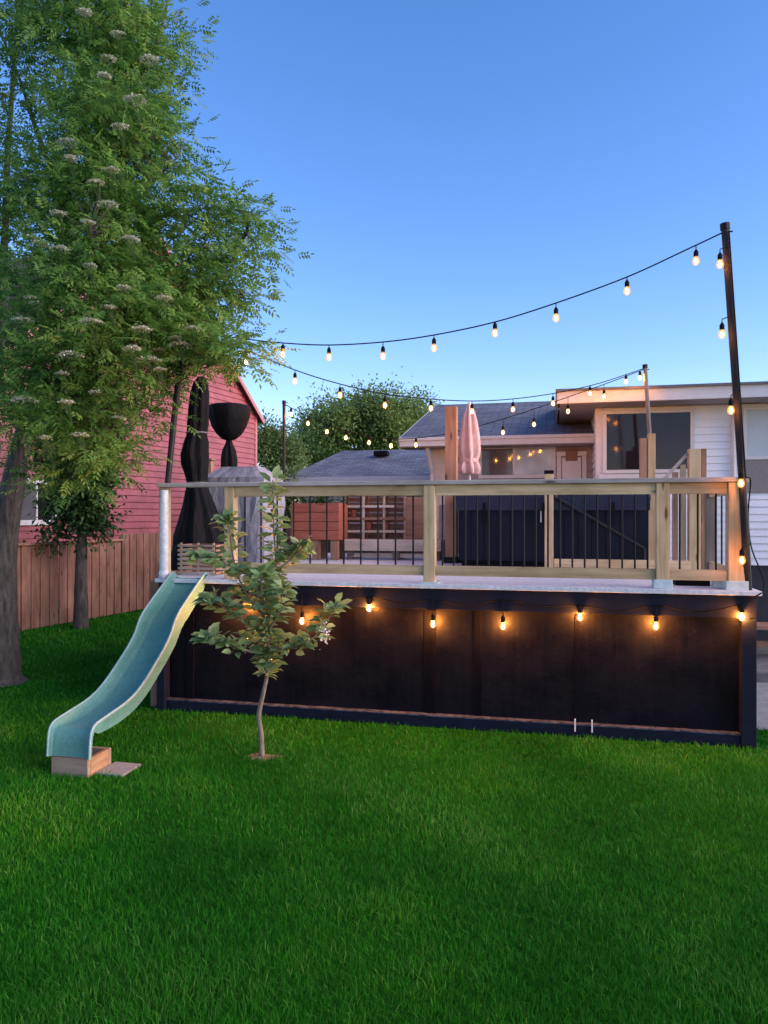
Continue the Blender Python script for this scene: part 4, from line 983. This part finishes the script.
# flat cream flower heads
fl_px = [(118, 36), (104, 78), (120, 128), (68, 143), (3, 97), (22, 321), (70, 355), (62, 376), (92, 322), (40, 245), (58, 215), (90, 268), (150, 360), (180, 345), (176, 340), (118, 420), (45, 440), (95, 395), (80, 437), (52, 447), (132, 350), (160, 372), (30, 240), (88, 225), (25, 400), (108, 60), (135, 100), (60, 250), (142, 330), (193, 330), (130, 240), (108, 205), (70, 160), (110, 310), (84, 14), (30, 300), (36, 306), (158, 352), (164, 300), (112, 172), (96, 184), (124, 290), (66, 404), (24, 180), (150, 60)]
vis_near = cl
for i, (px, py) in enumerate(fl_px):
    col_ = np.abs((cl[:, 0]/cl[:, 1])*F+CX-px)+np.abs(HY-(cl[:, 2]-H)/cl[:, 1]*F-py)
    near = np.where(col_ < 32)[0]; Yf = (cl[near, 1].min() if len(near) else 7.0)-.24
    c = np.array(P(px, py, Yf)); n_ = 210; rad = RNG.uniform(.035, .085)
    ang = RNG.uniform(0, 6.283, n_); rr_ = rad*np.sqrt(RNG.random(n_))
    pos = np.stack([c[0]+rr_*np.cos(ang)*1.3, c[1]+rr_*np.sin(ang), c[2]+.03-rr_**2*6+RNG.normal(0, .004, n_)], 1)
    V, Fc = leaf_quads(pos, rand_unit(n_)*np.array([1, 1, .4]), rand_unit(n_)*.5+np.array([0, 0, 1.]), RNG.uniform(.014, .024, n_), RNG.uniform(.014, .02, n_), .05)
    o = mesh_obj('flower_head', np_mesh('flower_head', V, Fc, RNG.random(n_)), M['flower'], rt)
    k2 = MB()
    s0 = Vector(c)-Z*.16+Vector((0, .12, 0))
    for q in range(5):
        t = q*1.257; k2.tube([s0, Vector(c)+Vector((rad*.6*math.cos(t), rad*.6*math.sin(t), .0))], .003, 4, cap=False)
    build(k2, 'flower_stalk', M['leaf_apple'], o)

# ================================================================== SECOND LAWN TREE
def leafy_tree(name, label, base, trunk_pts, r0, r1, lobes, per, ll, lw, mat, bark, group=None, droop=-.2, twig=True, spread=.14):
    t = thing(name, label, 'tree', base, group); k = MB(); s_ = limb(k, trunk_pts, r0, r1, 10); c_ = []
    SK = np.array([tuple(p) for p in s_[len(s_)//3:]])
    for (c, r, n) in lobes:
        for _ in range(n):
            v = RNG.normal(0, 1, 3); v = v/np.linalg.norm(v)*RNG.random()**(1/2.6); c_.append(np.array(c)+v*np.array(r))
    c_ = np.array(c_)
    if twig:
        for c in c_:
            j = int(np.argmin(np.linalg.norm(SK-c, axis=1)+np.maximum(0, SK[:, 2]-c[2]))); p0 = Vector(SK[j]); p1 = Vector(c)
            k.tube([p0, (p0+p1)/2+Z*.04, p1], [max(.006, r0*.14), max(.004, r0*.07), .003], 5, cap=False)
    build(k, 'trunk', bark, t, smooth=True)
    n_ = len(c_)*per; cc = np.repeat(c_, per, 0)+RNG.normal(0, spread, (n_, 3))
    V, Fc = leaf_quads(cc, (cc-np.repeat(c_, per, 0))*2+rand_unit(n_)*.6+np.array([0, 0, droop]), rand_unit(n_)*.7+np.array([0, 0, 1.]), RNG.uniform(*ll, n_), RNG.uniform(*lw, n_))
    mesh_obj('crown', np_mesh('crown', V, Fc, np.clip(RNG.normal(.5, .27, n_), 0, 1)), mat, t)
    return t
Y2 = 12.4
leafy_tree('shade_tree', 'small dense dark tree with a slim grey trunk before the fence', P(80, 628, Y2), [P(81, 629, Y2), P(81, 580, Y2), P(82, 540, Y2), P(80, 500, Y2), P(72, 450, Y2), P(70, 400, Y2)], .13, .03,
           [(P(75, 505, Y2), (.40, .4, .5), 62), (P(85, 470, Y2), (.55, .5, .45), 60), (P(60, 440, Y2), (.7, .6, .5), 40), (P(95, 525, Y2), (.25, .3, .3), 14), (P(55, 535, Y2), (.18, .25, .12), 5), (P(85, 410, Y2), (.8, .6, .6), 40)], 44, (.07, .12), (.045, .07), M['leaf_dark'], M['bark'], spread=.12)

# ================================================================== FAR TREES
def far_tree(label, px, py, rx, ry, Y, n, mat, lobes=None, per=62, s=(.11, .20)):
    c = P(px, py, Y); k = Y/F; base = Vector((c.x, Y, 0)); lob = []
    for i in range(9):
        t = random.uniform(0, 6.28); f = random.uniform(.25, .62); q = c+Vector((rx*k*f*math.cos(t), rx*k*.6*f*math.sin(t*1.7), ry*k*random.uniform(-.55, .62)))
        lob.append((q, (rx*k*random.uniform(.38, .55), rx*k*random.uniform(.38, .55), ry*k*random.uniform(.30, .48)), n//9))
    leafy_tree('distant_tree', label, base, [base, base+Z*(c.z*.4), Vector((c.x+.1, Y, c.z*.8)), Vector((c.x, Y, c.z+ry*k*.7))], .28*Y/33, .04, lob, per, s, (s[0]*.6, s[1]*.6), mat, M['bark'], 'trees beyond the houses', spread=.30*Y/33)
far_tree('largest far tree, a round green crown rising behind the grey garage roof', 364, 428, 68, 54, 33, 420, M['leaf_far'])
far_tree('pale low tree between the red house corner and the slim dark pole', 279, 455, 30, 30, 30, 170, M['leaf_pale'], s=(.10, .18))
far_tree('mid green tree filling the gap left of the biggest far crown', 316, 446, 32, 28, 36, 160, M['leaf_far'])
far_tree('darker tree tucked between the garage roof and the low house eave', 408, 440, 26, 40, 38, 150, M['leaf_far'])

for i, (px, lab) in enumerate(((262, 'bushy green shrub behind the rear fence near the red house'), (300, 'bushy green shrub behind the rear fence by the garage corner'))):
    c = P((262, 286)[i], 500, (23, 20.6)[i]); leafy_tree('garden_shrub', lab, (c.x, c.y, 0), [(c.x, c.y, 0), (c.x, c.y, .8), (c.x+.1, c.y, 2.2)], .06, .02, [(Vector((c.x, c.y, (1.3, 1.8)[i])), ((.85, .42)[i], .5, (1.0, 1.4)[i]), 80)], 40, (.09, .16), (.05, .09), M['leaf_pale'], M['bark'], 'shrubs behind the rear fence', spread=.16)

# ================================================================== APPLE SAPLING
sp = P(262, 757, 5.81); sp.z = 0
ap = thing('apple_sapling', 'young apple tree with broad leaves and crooked thin trunk before the deck', 'tree', sp)
k = MB(); tw_ = []
Ya = 5.81
main = [Vector((sp.x, sp.y, -.01)), P(261, 735, Ya), P(259, 714, Ya), P(264, 690, Ya), P(268, 668, Ya), P(268, 640, Ya), P(270, 605, Ya), P(276, 570, Ya), P(274, 530, Ya), P(273, 480, Ya)]
mp = limb(k, main, .023, .005, 10, .05)
BR = [([P(267, 655, Ya), P(245, 650, Ya-.1), P(222, 642, Ya-.2), P(208, 640, Ya-.25)], 1), ([P(268, 640, Ya), P(248, 622, Ya-.05), P(228, 610, Ya-.1), P(212, 600, Ya-.1)], 1),
      ([P(269, 620, Ya), P(250, 600, Ya+.1), P(236, 570, Ya+.15), P(230, 535, Ya+.15), P(227, 520, Ya+.15)], 1), ([P(272, 590, Ya), P(248, 575, Ya), P(222, 562, Ya-.05), P(200, 558, Ya-.05)], .9),
      ([P(268, 648, Ya), P(290, 648, Ya-.05), P(308, 642, Ya-.1), P(322, 628, Ya-.1), P(335, 608, Ya-.1)], .9), ([P(269, 630, Ya), P(280, 610, Ya-.15), P(282, 590, Ya-.2)], 1), ([P(273, 575, Ya), P(290, 560, Ya), P(302, 548, Ya)], .8),
      ([P(269, 615, Ya), P(262, 595, Ya-.2), P(262, 575, Ya-.25)], .8), ([P(268, 640, Ya), P(262, 620, Ya+.2), P(250, 640, Ya+.3)], .6)]
bp = [(Vector(p)+(Vector(q)-Vector(p))*f, 1.25) for p, q in zip(mp[int(len(mp)*.42):], mp[int(len(mp)*.42)+1:]) for f in (0, .5)]
for pts, dn in BR:
    q = limb(k, pts, .012, .003, 6, .03); bp += [(p, dn) for p in q[3:]]; bp += [(q[-1], 1.5)]*3
build(k, 'trunk', M['bark_thin'], ap, smooth=True)
def broad_leaves(pos, d, up, L, Wd):
    """folded six-point leaf: two quads along a midrib"""
    d = norm(d); s = norm(np.cross(d, up)); n = np.cross(s, d); L = L[:, None]; Wd = Wd[:, None]
    b = pos; mrib = pos+d*L*.55-n*L*.02; tip = pos+d*L-n*L*.16
    l1 = pos+d*L*.28+s*Wd*.46+n*Wd*.14; l2 = pos+d*L*.68+s*Wd*.42+n*Wd*.10-n*L*.04; r1 = pos+d*L*.28-s*Wd*.46+n*Wd*.14; r2 = pos+d*L*.68-s*Wd*.42+n*Wd*.10-n*L*.04
    V = np.stack([b, l1, l2, tip, mrib, r1, r2], 1).reshape(-1, 3); i = np.arange(len(pos))[:, None]*7
    Fc = np.concatenate([i+np.array([[0, 4, 2, 1]]), i+np.array([[0, 5, 6, 4]]), i+np.array([[4, 3, 3, 2]])], 0)
    Fq = np.concatenate([i+np.array([[0, 4, 2, 1]]), i+np.array([[0, 5, 6, 4]])], 0); Ft = np.concatenate([i+np.array([[4, 3, 2]]), i+np.array([[4, 6, 3]])], 0)
    return V, Fq, Ft
pos, dr_ = [], []
for p, dn in bp:
    for _ in range(int(5.2*dn+random.random())):
        v = RNG.normal(0, 1, 3); v[2] = abs(v[2])*.4+.1; v /= np.linalg.norm(v)
        pos.append(np.array(p)+RNG.normal(0, .018, 3)); dr_.append(v+np.array([0, 0, -.15]))
pos = np.array(pos); dr_ = np.array(dr_); n_ = len(pos)
st_ = pos+norm(dr_)*.02
V, Fq, Ft = broad_leaves(st_, dr_, rand_unit(n_)*.75+np.array([0, 0, .8]), RNG.uniform(.075, .135, n_), RNG.uniform(.040, .066, n_))
Fall = np.concatenate([np.concatenate([Fq[:, [0, 1, 2]], Fq[:, [0, 2, 3]]], 0), Ft], 0)
r1_ = np.clip(RNG.normal(.5, .25, n_), 0, 1)
mesh_obj('crown', np_mesh('crown', V, Fall, np.tile(r1_, 6)), M['leaf_apple'], ap)
c = np.array(P(325, 634, Ya-.22)); n_ = 40
V, Fc = leaf_quads(c+RNG.normal(0, 1, (n_, 3))*np.array([.022, .02, .045]), rand_unit(n_), rand_unit(n_), RNG.uniform(.016, .026, n_), RNG.uniform(.014, .02, n_), .05)
mesh_obj('blossom', np_mesh('blossom', V, Fc, RNG.random(n_)), M['blossom'], ap)
# bare soil round the sapling and at the skirting
def blob(name, c, rx, ry, z, mat):
    n = 40; V = [(c.x, c.y, z+.012)]; V += [(c.x+rx*(1+.25*math.sin(3*t+1)+.12*math.sin(7*t))*math.cos(t), c.y+ry*(1+.2*math.sin(4*t))*math.sin(t), z-.006) for t in [2*math.pi*i/n for i in range(n)]]
    k = MB(); k.v = V; k.f = [(0, 1+i, 1+(i+1) % n) for i in range(n)]
    return tag(build(k, name, mat), None, None, kind='structure')
blob('soil', Vector((sp.x, sp.y, 0)), .14, .085, .006, M['soil'])

# ================================================================== GRASS
def grass():
    Vs = []; Rs = []
    bands = [(2.3, 3.2, 15000, .0029, .050), (3.2, 4.3, 9500, .0035, .050), (4.3, 5.8, 5600, .0046, .050), (5.8, 7.6, 3000, .0065, .050), (7.6, 10.5, 1300, .010, .054), (10.5, 16.5, 500, .016, .062)]
    for y0, y1, den, w, h in bands:
        x0, x1 = -(y1*.56+1.7), (y1*.56+1.7); n = int((x1-x0)*(y1-y0)*den)
        x = RNG.uniform(x0, x1, n); y = RNG.uniform(y0, y1, n)
        keep = (np.abs(x) < y*.56+1.7)
        # keep clear of the deck, the path, the slab, the trunk and the bare soil
        rx, ry = x-L0.x, y-L0.y; a = rx*U.x+ry*U.y; b = rx*N.x+ry*N.y
        keep &= ~((a > -.06) & (a < W+.02) & (b > .0) & (b < DEPTH))
        keep &= ~((a > W+.04) & (b > .60))
        keep &= ~((a > A_S-.17) & (a < A_S+.168) & (b > -1.80) & (b < -1.44)); keep &= ~((a > A_S+.16) & (a < A_S+.40) & (b > -1.69) & (b < -1.43))
        keep &= ~((x-sp.x)**2/.020+(y-sp.y)**2/.008 < RNG.uniform(.15, 1.3, n)**1.5)
        keep &= ~((x-base.x)**2+(y-base.y)**2 < .12)
        sd = (x-FA.x)*fn.x+(y-FA.y)*fn.y; keep &= sd > .03
        # thin, worn patch by the skirting
        worn = np.exp(-((a-.75)**2/.30+(b+.42)**2/.04)); keep &= RNG.random(n) > worn*.8
        x, y = x[keep], y[keep]; n = len(x)
        low = np.sin(x*2.1+.7)*np.sin(y*1.7+.3)+.6*np.sin(x*5.3+y*4.1)
        hh = h*RNG.uniform(.55, 1.15, n)*(1+.13*low)*(1+.25*(RNG.random(n) > .97)); ww = w*RNG.uniform(.7, 1.2, n)
        th = RNG.uniform(0, 6.283, n); lean = np.abs(RNG.normal(0, .5, n)); lx, ly = np.cos(th), np.sin(th)
        fa = RNG.normal(0, .9, n); sx, sy = np.cos(fa), np.sin(fa)
        z0 = np.full(n, -.004)
        def pt(f, side, wf):
            bend = hh*lean*f*f*1.3; return np.stack([x+lx*bend+sx*ww*wf*side*.5, y+ly*bend+sy*ww*wf*side*.5, z0+hh*f*(1-.15*lean*f)], 1)
        Vs.append(np.stack([pt(0, -1, 1), pt(0, 1, 1), pt(.55, 1, .85), pt(.55, -1, .85), pt(1, 0, 0)], 1).reshape(-1, 3))
        Rs.append(np.clip(RNG.normal(.42, .22, n)+.13*low+.40*(RNG.random(n) > .95), 0, 1))
    V = np.concatenate(Vs); R = np.concatenate(Rs); n = len(R); i = np.arange(n)[:, None]*5
    T = np.concatenate([i+np.array([[0, 1, 2]]), i+np.array([[0, 2, 3]]), i+np.array([[3, 2, 4]])], 0)
    return np_mesh('grass', V, T, np.tile(R, 3))
tag(mesh_obj('grass', grass(), M['grass'], base=(0, 0, 0)), None, None, kind='stuff')

# ================================================================== SKY, SUN, CAMERA
SUN_EL, SUN_AZ = math.radians(20), math.radians(108)          # azimuth clockwise from +Y: low, to the right
w = bpy.data.worlds.new('World'); scene.world = w; w.use_nodes = True
nt = w.node_tree; bg = nt.nodes['Background']
sky = nt.nodes.new('ShaderNodeTexSky'); sky.sky_type = 'NISHITA'; sky.sun_disc = False
sky.sun_elevation = SUN_EL; sky.sun_rotation = SUN_AZ; sky.altitude = 600; sky.air_density = 1.0; sky.dust_density = .35; sky.ozone_density = 3.0
hs = nt.nodes.new('ShaderNodeHueSaturation'); hs.inputs['Saturation'].default_value = 1.22
nt.links.new(sky.outputs[0], hs.inputs['Color']); tint = nt.nodes.new('ShaderNodeMix'); tint.data_type = 'RGBA'; tint.blend_type = 'MULTIPLY'; tint.inputs[0].default_value = 1.0; tint.inputs[7].default_value = (1.36, 1.04, 1.14, 1)
nt.links.new(hs.outputs[0], tint.inputs[6]); nt.links.new(tint.outputs[2], bg.inputs['Color']); bg.inputs['Strength'].default_value = .11
sd = bpy.data.lights.new('sun', 'SUN'); sd.energy = 1.75; sd.angle = math.radians(55); sd.color = (1, .83, .72)
so = bpy.data.objects.new('sun', sd); COL.objects.link(so)
dv = Vector((math.sin(SUN_AZ)*math.cos(SUN_EL), math.cos(SUN_AZ)*math.cos(SUN_EL), math.sin(SUN_EL)))
so.rotation_euler = dv.to_track_quat('Z', 'Y').to_euler(); so.location = dv*50

cam = bpy.data.cameras.new('camera'); co = bpy.data.objects.new('camera', cam); COL.objects.link(co)
co.location = (0, 0, H); co.rotation_euler = (math.pi/2, 0, 0)
cam.sensor_fit = 'VERTICAL'; cam.sensor_height = 36; cam.lens = F/1024*36; cam.shift_y = (HY-512)/1024; cam.clip_end = 600
scene.camera = co
scene.view_settings.view_transform = 'Standard'; scene.view_settings.look = 'None'; scene.view_settings.exposure = 1.4; scene.view_settings.gamma = 1.0
scene.cycles.use_denoising = True
try: scene.cycles.denoiser = 'OPENIMAGEDENOISE'
except Exception: pass
scene.cycles.max_bounces = 6; scene.cycles.sample_clamp_indirect = 4
